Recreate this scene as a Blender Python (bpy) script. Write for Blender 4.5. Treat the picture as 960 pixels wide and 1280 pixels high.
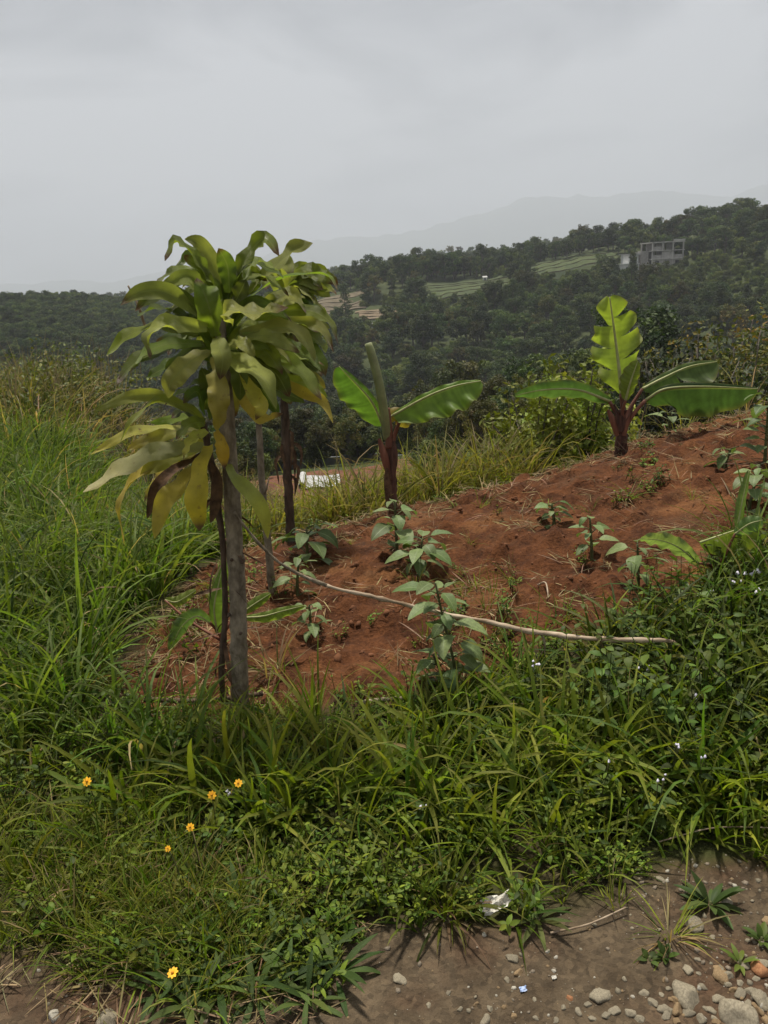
import bpy, math, random
import numpy as np
from mathutils import Vector, Matrix, Euler

# ------------------------------------------------------------------ scene, camera, sky, sun
for o in list(bpy.data.objects): bpy.data.objects.remove(o)
SC = bpy.context.scene
COL = SC.collection
R = math.radians
rnd = random.Random(7)
rng = np.random.default_rng(11)

CAM_Z, PITCH, ROLL, FPX = 1.6, 16.5, -3.0, 1000.0
cd = bpy.data.cameras.new('camera'); cam = bpy.data.objects.new('camera', cd); COL.objects.link(cam)
cd.sensor_fit = 'VERTICAL'; cd.sensor_height = 24.0; cd.lens = 24.0 * FPX / 1280.0
cd.clip_start = 0.05; cd.clip_end = 20000
CM = Matrix.Translation((0, 0, CAM_Z)) @ Matrix.Rotation(R(90 - PITCH), 4, 'X') @ Matrix.Rotation(R(ROLL), 4, 'Z')
cam.matrix_world = CM
SC.camera = cam

SUN_EL, SUN_AZ = 73.0, -14.0          # azimuth from +Y towards +X: the sun stands beyond the plants, a little to the left
world = bpy.data.worlds.new('World'); SC.world = world; world.use_nodes = True
wn = world.node_tree; wn.nodes.clear()
def N(nt, t, **kw):
    n = nt.nodes.new(t)
    for k, v in kw.items():
        if k == 'ins':
            for a, b in v.items(): n.inputs[a].default_value = b
        else: setattr(n, k, v)
    return n
def L(nt, a, b): nt.links.new(a, b)
wo = N(wn, 'ShaderNodeOutputWorld'); bg = N(wn, 'ShaderNodeBackground')
sky = N(wn, 'ShaderNodeTexSky', sky_type='NISHITA', sun_disc=False, sun_elevation=R(SUN_EL), sun_rotation=R(SUN_AZ), air_density=1.0, dust_density=4.0, ozone_density=1.0)
skm = N(wn, 'ShaderNodeMix', data_type='RGBA', blend_type='MULTIPLY', ins={0: 1.0, 7: (.1, .1, .1, 1)})
L(wn, sky.outputs[0], skm.inputs[6])
tc = N(wn, 'ShaderNodeTexCoord'); mp = N(wn, 'ShaderNodeMapping'); mp.inputs['Scale'].default_value = (1.0, 1.0, 3.0); mp.inputs['Location'].default_value = (3.4, 1.2, .4)
L(wn, tc.outputs['Generated'], mp.inputs[0])
n1 = N(wn, 'ShaderNodeTexNoise', ins={'Scale': 2.9, 'Detail': 8.0, 'Roughness': .52, 'Distortion': .4})
L(wn, mp.outputs[0], n1.inputs['Vector'])
rp = N(wn, 'ShaderNodeValToRGB'); L(wn, n1.outputs['Fac'], rp.inputs[0])
rp.color_ramp.elements[0].position = .33; rp.color_ramp.elements[0].color = (.15, .159, .174, 1)
rp.color_ramp.elements[1].position = .58; rp.color_ramp.elements[1].color = (.395, .401, .412, 1)
mxs = N(wn, 'ShaderNodeMix', data_type='RGBA', ins={0: .93})
L(wn, skm.outputs[2], mxs.inputs[6]); L(wn, rp.outputs[0], mxs.inputs[7])
L(wn, mxs.outputs[2], bg.inputs[0]); bg.inputs[1].default_value = 1.0
L(wn, bg.outputs[0], wo.inputs[0])

sl = bpy.data.lights.new('sun', 'SUN'); sl.energy = 4.0; sl.angle = R(6); sl.color = (1, .94, .82)
sun = bpy.data.objects.new('sun', sl); COL.objects.link(sun)
sd = Vector((math.sin(R(SUN_AZ)) * math.cos(R(SUN_EL)), math.cos(R(SUN_AZ)) * math.cos(R(SUN_EL)), math.sin(R(SUN_EL))))
sun.rotation_euler = sd.to_track_quat('Z', 'Y').to_euler(); sun.location = (0, 0, 900)

vs = SC.view_settings; vs.view_transform = 'Standard'; vs.look = 'None'; vs.exposure = 0.70; vs.gamma = 1.0; vs.use_curve_mapping = False
SC.render.engine = 'CYCLES'
cy = SC.cycles
cy.use_denoising = True
cy.max_bounces = 6; cy.diffuse_bounces = 3; cy.glossy_bounces = 2; cy.transmission_bounces = 3; cy.transparent_max_bounces = 8; cy.volume_bounces = 4
cy.caustics_reflective = False; cy.caustics_refractive = False
SC.render.use_persistent_data = False

# ------------------------------------------------------------------ pixel rays (measured on the 960 x 1280 photograph) and noise
RM = CM.to_3x3()
def ray(u, v): return RM @ Vector(((u - 480) / FPX, -(v - 640) / FPX, -1.0))
def P(u, v, d):
    r = ray(u, v); return Vector((0, 0, CAM_Z)) + r * (d / r.y)
def hsh(ix, iy, s):
    h = (ix.astype(np.int64) * 374761393 + iy.astype(np.int64) * 668265263 + s * 974634777) & 0x7fffffff
    h = ((h ^ (h >> 13)) * 1274126177) & 0x7fffffff
    return ((h ^ (h >> 16)) & 0xffff) / 65535.0
def vn(x, y, s=0):
    x = np.asarray(x, float); y = np.asarray(y, float)
    ix = np.floor(x); iy = np.floor(y); fx = x - ix; fy = y - iy
    fx = fx * fx * (3 - 2 * fx); fy = fy * fy * (3 - 2 * fy)
    a = hsh(ix, iy, s); b = hsh(ix + 1, iy, s); c = hsh(ix, iy + 1, s); d = hsh(ix + 1, iy + 1, s)
    return (a + (b - a) * fx + (c - a) * fy + (a - b - c + d) * fx * fy) * 2 - 1
def fbm(x, y, s=0, o=4, g=.5):
    t = 0; a = 1; f = 1
    for k in range(o): t = t + a * vn(np.asarray(x) * f + 17.3 * k, np.asarray(y) * f - 9.1 * k, s + k); a *= g; f *= 2.03
    return t
def ss(a, b, x):
    t = np.clip((np.asarray(x, float) - a) / (b - a), 0, 1); return t * t * (3 - 2 * t)
def sp(d, w): return (np.sqrt(d * d + w * w) + d) / 2

# ------------------------------------------------------------------ the lie of the land
def ridge_z(a): return -1.0 + 34 * np.clip(a, -.1, .7) - 40 * ss(-.11, -.25, a)
def H0(x, y):
    x = np.asarray(x, float); y = np.asarray(y, float)
    tilt = .13 * sp(x + .5, .5) - .07 * sp(x - 4, 1.0)
    z = tilt * ss(1.9, 3.3, y) + .115 * ss(2.9, 5.6, y) * ss(-2.2, -.6, x)
    yr = 5.1 + .36 * np.clip(x, -1, 30) + 9 * ss(-1.5, -5.5, x) * ss(34, 17, y)
    z = z + .02 - .46 * sp(y - yr, .8) + .26 * sp(y - yr - 6, 3) - .17 * sp(y - 72, 12) + .02 * np.minimum(y, 0)
    z = z + np.where(y > 25, fbm(x / 22, y / 22, 5) * .8 * ss(25, 60, y), 0)
    yy = np.maximum(y, 1.0); a = x / yy
    t = np.clip((y - 118) / 212, 0, 1.0)
    zf = -36 + (ridge_z(a) + 36) * (t ** .9) - .10 * sp(y - 335, 18)
    zf = zf + fbm(x / 45, y / 45, 9) * 2.2 * ss(120, 200, y)
    hill = -9 + 5 * np.exp(-((x + 120) / 60) ** 2) - .0016 * ((y - 320)) ** 2 * .5 - .0012 * (x + 150) ** 2
    zf = np.maximum(zf, hill + fbm(x / 30, y / 30, 3) * 1.2)
    r2 = 3 + 46 * np.clip(a, -.3, .7) - .0009 * (y - 640) ** 2
    zf = np.maximum(np.maximum(zf, r2), -62 + fbm(x / 300, y / 300, 2) * 6)
    return np.maximum(z, zf) if True else z
def H(x, y): return H0(x, y)
def Hs(x, y): return float(H0(np.array([x]), np.array([y]))[0])
def Hn(x, y, e=.15):
    return Vector((-(Hs(x + e, y) - Hs(x - e, y)) / (2 * e), -(Hs(x, y + e) - Hs(x, y - e)) / (2 * e), 1)).normalized()
def G(u, v, tmax=600):
    """the point of the ground that lies under a pixel of the photograph"""
    r = ray(u, v); o = Vector((0, 0, CAM_Z)); ts = np.concatenate([np.arange(.5, 12, .02), np.arange(12, tmax, .25)])
    xs = o.x + r.x * ts; ys = o.y + r.y * ts; zs = o.z + r.z * ts
    k = np.nonzero(zs < H0(xs, ys))[0]
    if len(k) == 0: return None
    lo, hi = ts[max(k[0] - 1, 0)], ts[k[0]]
    for _ in range(18):
        m = (lo + hi) / 2; p = o + r * m
        if p.z < Hs(p.x, p.y): hi = m
        else: lo = m
    p = o + r * hi; p.z = Hs(p.x, p.y); return p

# ------------------------------------------------------------------ materials (all procedural)
def newmat(name):
    m = bpy.data.materials.new(name); m.use_nodes = True; nt = m.node_tree; nt.nodes.clear()
    return m, nt, N(nt, 'ShaderNodeOutputMaterial')
def mixc(nt, a, b, fac, bt='MIX'):
    n = N(nt, 'ShaderNodeMix', data_type='RGBA', blend_type=bt)
    for s, v in ((0, fac), (6, a), (7, b)):
        if hasattr(v, 'is_linked') or hasattr(v, 'node'): L(nt, v, n.inputs[s])
        elif s == 0: n.inputs[0].default_value = v
        else: n.inputs[s].default_value = (*v, 1) if len(v) == 3 else v
    return n.outputs[2]
def ramp(nt, fac, p0, p1, c0=(0, 0, 0), c1=(1, 1, 1)):
    n = N(nt, 'ShaderNodeValToRGB'); L(nt, fac, n.inputs[0])
    e = n.color_ramp.elements; e[0].position = p0; e[1].position = p1; e[0].color = (*c0, 1); e[1].color = (*c1, 1)
    return n.outputs[0]
def noise(nt, scale, detail=4, rough=.55, vec=None, dist=0):
    n = N(nt, 'ShaderNodeTexNoise', ins={'Scale': scale, 'Detail': detail, 'Roughness': rough, 'Distortion': dist})
    if vec is None:
        t = N(nt, 'ShaderNodeTexCoord'); vec = t.outputs['Object']
    L(nt, vec, n.inputs['Vector']); return n.outputs['Fac']

def leaf_mat(name, rough=.45, trans=.28, spec=.4, var=.25, veins=0.0, vein_scale=30, instvar=True, spots=None, tgain=1.5, mid=None):
    """leaf colour comes from the 'tint' colour attribute of the leaf; uv.x runs across, uv.y along the leaf"""
    m, nt, out = newmat(name)
    at = N(nt, 'ShaderNodeAttribute', attribute_name='tint'); col = at.outputs['Color']
    oi = N(nt, 'ShaderNodeObjectInfo')
    if instvar:
        hs = N(nt, 'ShaderNodeHueSaturation'); L(nt, col, hs.inputs['Color'])
        mr = N(nt, 'ShaderNodeMapRange', ins={3: 1 - var, 4: 1 + var}); L(nt, oi.outputs['Random'], mr.inputs[0]); L(nt, mr.outputs[0], hs.inputs['Value'])
        mh = N(nt, 'ShaderNodeMath', operation='MULTIPLY', ins={1: 7.31}); L(nt, oi.outputs['Random'], mh.inputs[0])
        fr = N(nt, 'ShaderNodeMath', operation='FRACT'); L(nt, mh.outputs[0], fr.inputs[0])
        mr2 = N(nt, 'ShaderNodeMapRange', ins={3: .478, 4: .512}); L(nt, fr.outputs[0], mr2.inputs[0]); L(nt, mr2.outputs[0], hs.inputs['Hue'])
        col = hs.outputs[0]
    nz = noise(nt, 14, 3)
    col = mixc(nt, col, ramp(nt, nz, .3, .7, (.72, .72, .7), (1.18, 1.16, 1.1)), 1.0, 'MULTIPLY')
    uv = N(nt, 'ShaderNodeUVMap'); uv.uv_map = 'leaf'
    sx = N(nt, 'ShaderNodeSeparateXYZ'); L(nt, uv.outputs[0], sx.inputs[0])
    nrm = None
    if veins > 0:
        wv = N(nt, 'ShaderNodeTexWave', wave_type='BANDS', bands_direction='X', ins={'Scale': vein_scale, 'Distortion': .6, 'Detail': 2.0})
        L(nt, uv.outputs[0], wv.inputs['Vector'])
        bp = N(nt, 'ShaderNodeBump', ins={'Strength': veins, 'Distance': .002}); L(nt, wv.outputs['Fac'], bp.inputs['Height']); nrm = bp.outputs[0]
        col = mixc(nt, col, ramp(nt, wv.outputs['Fac'], 0, 1, (.9, .9, .88), (1.06, 1.06, 1.06)), 1.0, 'MULTIPLY')
    if spots:
        sn = noise(nt, 38, 5, .65)
        col = mixc(nt, col, spots, ramp(nt, sn, .60, .72))
    if mid:
        ab = N(nt, 'ShaderNodeMath', operation='ABSOLUTE'); L(nt, sx.outputs[0], ab.inputs[0])
        col = mixc(nt, col, mid, ramp(nt, ab.outputs[0], .02, .1, (.55, .55, .55), (0, 0, 0)))
    pb = N(nt, 'ShaderNodeBsdfPrincipled', ins={'Roughness': rough, 'Specular IOR Level': spec}); L(nt, col, pb.inputs['Base Color'])
    tr = N(nt, 'ShaderNodeBsdfTranslucent')
    L(nt, mixc(nt, col, (tgain, tgain * 1.05, tgain * .45), 1.0, 'MULTIPLY'), tr.inputs[0])
    if nrm: L(nt, nrm, pb.inputs['Normal'])
    mx = N(nt, 'ShaderNodeMixShader', ins={0: trans}); L(nt, pb.outputs[0], mx.inputs[1]); L(nt, tr.outputs[0], mx.inputs[2]); L(nt, mx.outputs[0], out.inputs[0])
    return m
def plain_mat(name, c0, c1, scale=12, rough=.85, bump=.3, bdist=.01, stretch=None, spec=.3, detail=6, lo=.35, hi=.68):
    m, nt, out = newmat(name)
    t = N(nt, 'ShaderNodeTexCoord'); v = t.outputs['Object']
    if stretch:
        mp = N(nt, 'ShaderNodeMapping'); mp.inputs['Scale'].default_value = stretch; L(nt, v, mp.inputs[0]); v = mp.outputs[0]
    nz = noise(nt, scale, detail, .6, v)
    c = ramp(nt, nz, lo, hi, c0, c1)
    oi = N(nt, 'ShaderNodeObjectInfo'); mr = N(nt, 'ShaderNodeMapRange', ins={3: .82, 4: 1.18}); L(nt, oi.outputs['Random'], mr.inputs[0])
    hs = N(nt, 'ShaderNodeHueSaturation'); L(nt, c, hs.inputs['Color']); L(nt, mr.outputs[0], hs.inputs['Value'])
    pb = N(nt, 'ShaderNodeBsdfPrincipled', ins={'Roughness': rough, 'Specular IOR Level': spec}); L(nt, hs.outputs[0], pb.inputs['Base Color'])
    n2 = noise(nt, scale * 2.7, detail, .65, v)
    bp = N(nt, 'ShaderNodeBump', ins={'Strength': bump, 'Distance': bdist}); L(nt, n2, bp.inputs['Height']); L(nt, bp.outputs[0], pb.inputs['Normal'])
    L(nt, pb.outputs[0], out.inputs[0]); return m

M = {}
M['grass'] = leaf_mat('grass blade', .5, .40, .2, .34, .25, 5)
M['weed'] = leaf_mat('weed leaf', .55, .34, .2, .34)
M['straw'] = leaf_mat('dry straw', .8, .12, .2, .35, tgain=1.1)
M['strap'] = leaf_mat('dracaena leaf', .42, .40, .38, .16, .6, 11, instvar=True, spots=None, mid=(.24, .27, .09))
M['strap_old'] = leaf_mat('yellowing dracaena leaf', .5, .34, .4, .12, .4, 9, spots=(.16, .10, .03), tgain=1.35)
M['banana'] = leaf_mat('banana leaf', .52, .44, .3, .06, .0, 9, tgain=1.75, mid=(.42, .46, .16))
M['sapling'] = leaf_mat('sapling leaf', .55, .25, .3, .22, mid=(.22, .27, .14))
M['tree'] = leaf_mat('tree foliage', .6, .22, .25, .5)
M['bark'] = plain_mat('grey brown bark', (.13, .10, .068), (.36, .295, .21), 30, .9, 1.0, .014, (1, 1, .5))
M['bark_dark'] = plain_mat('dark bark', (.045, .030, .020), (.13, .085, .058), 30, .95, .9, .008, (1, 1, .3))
M['far_bark'] = plain_mat('far bark', (.06, .05, .04), (.14, .12, .1), 3)
M['dead'] = plain_mat('dead leaf', (.05, .028, .016), (.15, .085, .045), 30, .9, .6, .005)
M['stem_green'] = plain_mat('green stem', (.05, .06, .02), (.11, .11, .04), 30, .6, .3, .002)
M['stem_red'] = plain_mat('reddish banana stem', (.09, .030, .018), (.21, .085, .05), 22, .55, .4, .004, (1, 1, .2))
M['pseudo'] = plain_mat('fibrous banana stem', (.030, .014, .010), (.13, .06, .04), 40, .85, .9, .008, (1, 1, .18))
M['petiole'] = plain_mat('pale banana rib', (.24, .26, .10), (.38, .38, .18), 20, .5, .2, .002)
M['cane'] = plain_mat('dry cane', (.17, .115, .07), (.46, .37, .27), 22, .7, .5, .004, (.25, 1, 1))
M['stone_grey'] = plain_mat('grey stone', (.15, .128, .09), (.29, .25, .18), 16, .85, .5, .004)
M['stone_tan'] = plain_mat('tan stone', (.17, .115, .06), (.29, .20, .11), 16, .85, .5, .004)
M['stone_pale'] = plain_mat('pale stone', (.30, .27, .22), (.46, .43, .36), 16, .85, .5, .004)
M['stone_rust'] = plain_mat('rusty stone', (.24, .10, .045), (.38, .19, .09), 16, .85, .5, .004)
M['clod'] = plain_mat('red soil clod', (.10, .038, .017), (.21, .088, .038), 30, .95, .6, .004)
M['pebble'] = plain_mat('pebble', (.10, .08, .058), (.27, .22, .165), 9, .85, .3, .002)
M['white_plastic'] = plain_mat('white plastic sheet', (.30, .30, .295), (.42, .42, .41), 6, .45, .5, .02)
M['litter'] = plain_mat('dirty white plastic', (.40, .37, .31), (.74, .72, .67), 24, .5, .5, .004)
M['blue_plastic'] = plain_mat('blue plastic', (.22, .30, .48), (.42, .48, .62), 60, .4, .2, .002)
M['petal'] = plain_mat('orange yellow petal', (.72, .33, .01), (.86, .50, .03), 60, .5, .1, .001)
M['flower_eye'] = plain_mat('flower centre', (.45, .16, .01), (.62, .28, .02), 300, .8, .6, .001)
M['lilac'] = plain_mat('pale lilac tuft', (.50, .46, .60), (.78, .76, .84), 120, .8, .5, .002)
M['concrete'] = plain_mat('raw concrete', (.36, .34, .31), (.52, .50, .46), .35, .9, .3, .05)
M['brickwork'] = plain_mat('unplastered block wall', (.30, .28, .26), (.42, .40, .37), 1.2, .95, .3, .05)
M['white_wall'] = plain_mat('white render', (.50, .50, .49), (.66, .66, .64), .5, .9, .2, .02)
M['dark_opening'] = plain_mat('dark glass and hollow shade', (.015, .017, .02), (.04, .042, .045), 1, .25, 0, .01)
M['hut_roof'] = plain_mat('pale sheet roof', (.26, .26, .25), (.36, .36, .35), 1, .6, .2, .02)
M['field_tan'] = plain_mat('tan terrace soil', (.075, .060, .036), (.125, .10, .062), .5, .95, .5, .2)
M['field_brown'] = plain_mat('brown terrace soil', (.10, .075, .045), (.18, .13, .08), .5, .95, .5, .2)
M['field_green'] = plain_mat('green terrace crop', (.034, .050, .016), (.060, .074, .024), .35, .95, .6, .3)
M['terrace_edge'] = plain_mat('terrace face', (.07, .06, .035), (.11, .092, .055), .6, .95, .5, .2)
M['mountain'] = plain_mat('mountain forest', (.05, .07, .05), (.08, .10, .065), .004, .95, .2, 5)
M['wall_grey'] = plain_mat('grey low wall', (.09, .095, .10), (.15, .155, .155), 1.5, .9, .3, .02)

# ------------------------------------------------------------------ mesh helpers
class MB:
    """collects grids of quads with a colour and a leaf coordinate at each corner"""
    def __init__(s): s.V = []; s.F = []; s.C = []; s.U = []; s.n = 0; s.MI = []
    def add(s, V, F, C=(.1, .1, .1), U=None, mi=0):
        V = np.asarray(V, float).reshape(-1, 3); F = np.asarray(F, int).reshape(-1, 4); k = len(V)
        C = np.asarray(C, float)
        if C.ndim == 1: C = np.tile(C[:3], (k, 1))
        s.V.append(V); s.F.append(F + s.n); s.C.append(C); s.U.append(np.zeros((k, 2)) if U is None else np.asarray(U, float)); s.n += k
        s.MI.append(np.full(len(F), mi))
    def grid(s, V, n, m, C=(.1, .1, .1), U=None, mi=0, wrap=False):
        i = np.arange(n - 1)[:, None]; j = np.arange(m if wrap else m - 1)[None, :]; j2 = (j + 1) % m
        F = np.stack([i * m + j, i * m + j2, (i + 1) * m + j2, (i + 1) * m + j], -1).reshape(-1, 4)
        s.add(V, F, C, U, mi)
    def tube(s, pts, rad, m=7, C=(.1, .1, .1), mi=0, cap=True, rough=0.0, rr=None):
        pts = np.asarray([tuple(p) for p in pts], float); n = len(pts); rad = np.broadcast_to(np.asarray(rad, float), (n,)).copy()
        T = np.gradient(pts, axis=0); T /= np.linalg.norm(T, axis=1)[:, None] + 1e-9
        a = np.array([0, 0, 1.0]) if abs(T[0][2]) < .8 else np.array([1.0, 0, 0])
        A = np.cross(T, a); A /= np.linalg.norm(A, axis=1)[:, None] + 1e-9; B = np.cross(T, A)
        th = np.arange(m) * 2 * np.pi / m
        rw = rad[:, None] * (1 + (rough * (rr or rng).standard_normal((n, m)) if rough else 0))
        V = pts[:, None, :] + rw[..., None] * (np.cos(th)[None, :, None] * A[:, None, :] + np.sin(th)[None, :, None] * B[:, None, :])
        if cap:
            V = np.concatenate([np.repeat(pts[:1, None, :], m, 1), V, np.repeat(pts[-1:, None, :], m, 1)], 0); n += 2
        U = np.stack([np.tile(np.linspace(-1, 1, m), n), np.repeat(np.linspace(0, 1, n), m)], -1)
        s.grid(V.reshape(-1, 3), n, m, C, U, mi, True)
    def box(s, x0, x1, y0, y1, z0, z1, C=(.1, .1, .1), mi=0):
        V = [(x, y, z) for z in (z0, z1) for y in (y0, y1) for x in (x0, x1)]
        s.add(V, [(0, 2, 3, 1), (4, 5, 7, 6), (0, 1, 5, 4), (2, 6, 7, 3), (0, 4, 6, 2), (1, 3, 7, 5)], C, None, mi)
    def mesh(s, name, mats, smooth=True):
        V = np.concatenate(s.V); F = np.concatenate(s.F); C = np.concatenate(s.C); U = np.concatenate(s.U); MI = np.concatenate(s.MI)
        me = bpy.data.meshes.new(name)
        me.vertices.add(len(V)); me.vertices.foreach_set('co', V.astype(np.float32).ravel())
        me.loops.add(len(F) * 4); me.loops.foreach_set('vertex_index', F.astype(np.int32).ravel())
        me.polygons.add(len(F)); me.polygons.foreach_set('loop_start', np.arange(0, len(F) * 4, 4, dtype=np.int32))
        me.polygons.foreach_set('use_smooth', np.full(len(F), smooth)); me.polygons.foreach_set('material_index', MI.astype(np.int32))
        ca = me.color_attributes.new('tint', 'FLOAT_COLOR', 'POINT'); ca.data.foreach_set('color', np.concatenate([C, np.ones((len(C), 1))], 1).astype(np.float32).ravel())
        uv = me.uv_layers.new(name='leaf'); uv.data.foreach_set('uv', U[F.ravel()].astype(np.float32).ravel())
        for m in (mats if isinstance(mats, (list, tuple)) else [mats]): me.materials.append(m)
        me.update(calc_edges=True); me.validate(); return me
    def build(s, name, mats, parent=None, smooth=True, loc=None):
        return link(name, s.mesh(name, mats, smooth), parent, loc)
def link(name, me, parent=None, loc=None):
    o = bpy.data.objects.new(name, me); COL.objects.link(o)
    if parent is not None: o.parent = parent
    if loc is not None: o.location = loc
    return o
def tag(o, label, cat=None, group=None, kind=None):
    o['label'] = label
    if cat: o['category'] = cat
    if group: o['group'] = group
    if kind: o['kind'] = kind
    return o
def thing(name, label, cat, loc, group=None, rz=0):
    o = bpy.data.objects.new(name, None); COL.objects.link(o); o.location = loc; o.rotation_euler = (0, 0, rz); o.empty_display_size = .1
    return tag(o, label, cat, group)
def copy_thing(src, loc, rz=0, sc=1.0, label=None, rx=0):
    c = src.copy(); COL.objects.link(c); c.location = loc; c.rotation_euler = (rx, 0, rz); c.scale = (sc,) * 3 if not hasattr(sc, '__len__') else sc
    if label: c['label'] = label
    for ch in list(src.children):
        k = ch.copy(); COL.objects.link(k); k.parent = c
    return c
def spline(pts, n):
    """smooth curve through the points"""
    p = np.asarray([tuple(q) for q in pts], float)
    if len(p) == 2:
        t = np.linspace(0, 1, n)[:, None]; return p[0] * (1 - t) + p[1] * t
    q = np.concatenate([[2 * p[0] - p[1]], p, [2 * p[-1] - p[-2]]])
    d = np.concatenate([[0], np.cumsum(np.linalg.norm(np.diff(p, axis=0), axis=1) ** .5 + 1e-9)]); d /= d[-1]
    out = []
    for t in np.linspace(0, 1, n):
        k = min(int(np.searchsorted(d, t, 'right')) - 1, len(p) - 2); s = (t - d[k]) / (d[k + 1] - d[k])
        a, b, c, e = q[k], q[k + 1], q[k + 2], q[k + 3]
        out.append(.5 * ((2 * b) + (-a + c) * s + (2 * a - 5 * b + 4 * c - e) * s * s + (-a + 3 * b - 3 * c + e) * s ** 3))
    return np.array(out)
def unit(a): return a / (np.linalg.norm(a, axis=-1, keepdims=True) + 1e-9)
def strip(mb, C, W, Nn, w, fold=.2, m=3, col=(.1, .2, .05), wave=0.0, wf=3.0, ph=0.0, curl=0.0):
    """a leaf blade: centre line C, width direction W, normal Nn, half widths w"""
    n = len(C); s = np.linspace(-1, 1, m); t = np.linspace(0, 1, n)
    off = np.abs(s)[None, :] * fold - curl * (s[None, :] ** 2)
    wv = wave * np.sin(t[:, None] * wf * 6.283 + ph + (s[None, :] > 0) * 1.3) * (s[None, :] ** 2)
    V = C[:, None, :] + (s[None, :] * w[:, None])[..., None] * W[:, None, :] + (w[:, None] * (off + wv))[..., None] * Nn[:, None, :]
    U = np.stack([np.tile(s, n), np.repeat(t, m)], -1)
    col = np.asarray(col, float)
    if col.ndim == 2 and len(col) == n: col = np.repeat(col, m, 0)
    mb.grid(V.reshape(-1, 3), n, m, col, U)
def blade(mb, base, az, ln, wd, lean, droop, col, tip=None, n=6, tw=0.0, r=rnd, m=3):
    """a grass blade that rises, leans and bends over"""
    t = np.linspace(0, 1, n); ang = lean + droop * t ** 1.6
    dl = ln / (n - 1); h = np.concatenate([[0], np.cumsum(np.sin(ang[1:]) * dl)]); z = np.concatenate([[0], np.cumsum(np.cos(ang[1:]) * dl)])
    dx, dy = math.cos(az), math.sin(az)
    C = np.stack([base[0] + dx * h, base[1] + dy * h, base[2] + z], -1)
    T = np.stack([dx * np.sin(ang), dy * np.sin(ang), np.cos(ang)], -1)
    W0 = np.array([-dy, dx, 0.0]); W = np.tile(W0, (n, 1)); Nn = np.cross(T, W)
    a = tw * t; W, Nn = W * np.cos(a)[:, None] + Nn * np.sin(a)[:, None], Nn * np.cos(a)[:, None] - W * np.sin(a)[:, None]
    w = wd / 2 * np.minimum(1, .55 + 1.6 * t) * (1 - t ** 2.4) ** .9 + .0003
    c0 = np.asarray(col); c1 = np.asarray(tip if tip is not None else col)
    cc = c0[None] * (1 - t[:, None] ** 2) + c1[None] * t[:, None] ** 2
    strip(mb, C, W, Nn, w, .28, m, cc)
def vary(c, a=.2, r=rnd):
    k = 1 + r.uniform(-a, a); return tuple(max(.005, x * k * (1 + r.uniform(-a, a) * .35)) for x in c)
def ovate(mb, base, az, pitch, ln, wd, col, n=6, m=5, droop=.5, fold=.12, roll=0.0, peak=.42, tip=1.0):
    """a broad pointed leaf that starts at base and heads along az, rising by pitch and drooping"""
    t = np.linspace(0, 1, n); ang = pitch - droop * t; dl = ln / (n - 1)
    h = np.concatenate([[0], np.cumsum(np.cos(ang[1:]) * dl)]); z = np.concatenate([[0], np.cumsum(np.sin(ang[1:]) * dl)])
    dx, dy = math.cos(az), math.sin(az)
    C = np.stack([base[0] + dx * h, base[1] + dy * h, base[2] + z], -1)
    T = np.stack([dx * np.cos(ang), dy * np.cos(ang), np.sin(ang)], -1)
    W = np.tile(np.array([-dy, dx, 0.0]), (n, 1)); Nn = np.cross(T, W)
    W, Nn = W * math.cos(roll) + Nn * math.sin(roll), Nn * math.cos(roll) - W * math.sin(roll)
    k = math.log(.5) / math.log(peak); w = wd / 2 * np.sin(np.pi * np.clip(t, 0, 1) ** k) ** .8 * (1 - .25 * t) + .0006
    strip(mb, C, W, Nn, w, fold, m, col, .06, 2.0, ln * 91)

# ------------------------------------------------------------------ ground: one sheet out to the horizon
def in_poly(x, y, poly):
    inside = np.zeros(np.shape(x), bool); n = len(poly)
    for i in range(n):
        x0, y0 = poly[i]; x1, y1 = poly[(i + 1) % n]
        c = ((y0 > y) != (y1 > y)) & (x < (x1 - x0) * (y - y0) / (y1 - y0 + 1e-12) + x0); inside ^= c
    return inside
BED = [(-1.22, 3.08), (-1.0, 2.86), (-.6, 2.78), (.2, 2.72), (.55, 2.95), (1.1, 3.05), (1.75, 3.5), (3.2, 4.2), (6, 5.2), (6.5, 7.6), (3.3, 6.75), (2.0, 6.2), (1.0, 5.85), (0, 5.6), (-.6, 5.35), (-1.0, 5.0), (-1.15, 4.3)]
ROADLINE = [(-3, 1.62)] + [(q.x, q.y) for q in (G(u, v) for u, v in ((0, 1185), (110, 1195), (200, 1205), (225, 1240), (400, 1245), (450, 1180), (600, 1150), (780, 1108), (960, 1070)))] + [(3, 2.1)]
def road_edge(x): return np.interp(x, [p[0] for p in ROADLINE], [p[1] for p in ROADLINE])
def soft_poly(x, y, poly, s, k=6):
    acc = np.zeros(np.shape(x))
    for i in range(k):
        acc += in_poly(x + s * math.cos(i * 2.4) * (i + .5) / k, y + s * math.sin(i * 2.4) * (i + .5) / k, poly)
    return acc / k
def bed_mask(x, y):
    jx = fbm(x * 5, y * 5, 31, 3) * .07; jy = fbm(x * 5, y * 5, 47, 3) * .07
    return soft_poly(x + jx, y + jy, BED, .12)
def road_mask(x, y):
    return ss(.07, -.07, y - road_edge(x) + fbm(x * 4, y * 4, 71, 3) * .06)
def H1(x, y):
    """the land with its clods, ruts and lumps"""
    z = H0(x, y); near = ss(14, 8, np.hypot(x, y)); b = bed_mask(x, y) * near; r = road_mask(x, y)
    lumps = fbm(x * 2.4, y * 3.2, 13, 3) * .026 + np.maximum(0, fbm(x * 8, y * 10, 19, 3)) * .05 + fbm(x * 24, y * 24, 23, 2) * .011
    return z + b * (lumps + .012) + near * (1 - b) * (fbm(x * 3, y * 3, 61, 3) * .018 * (1 - .75 * r))
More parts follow.
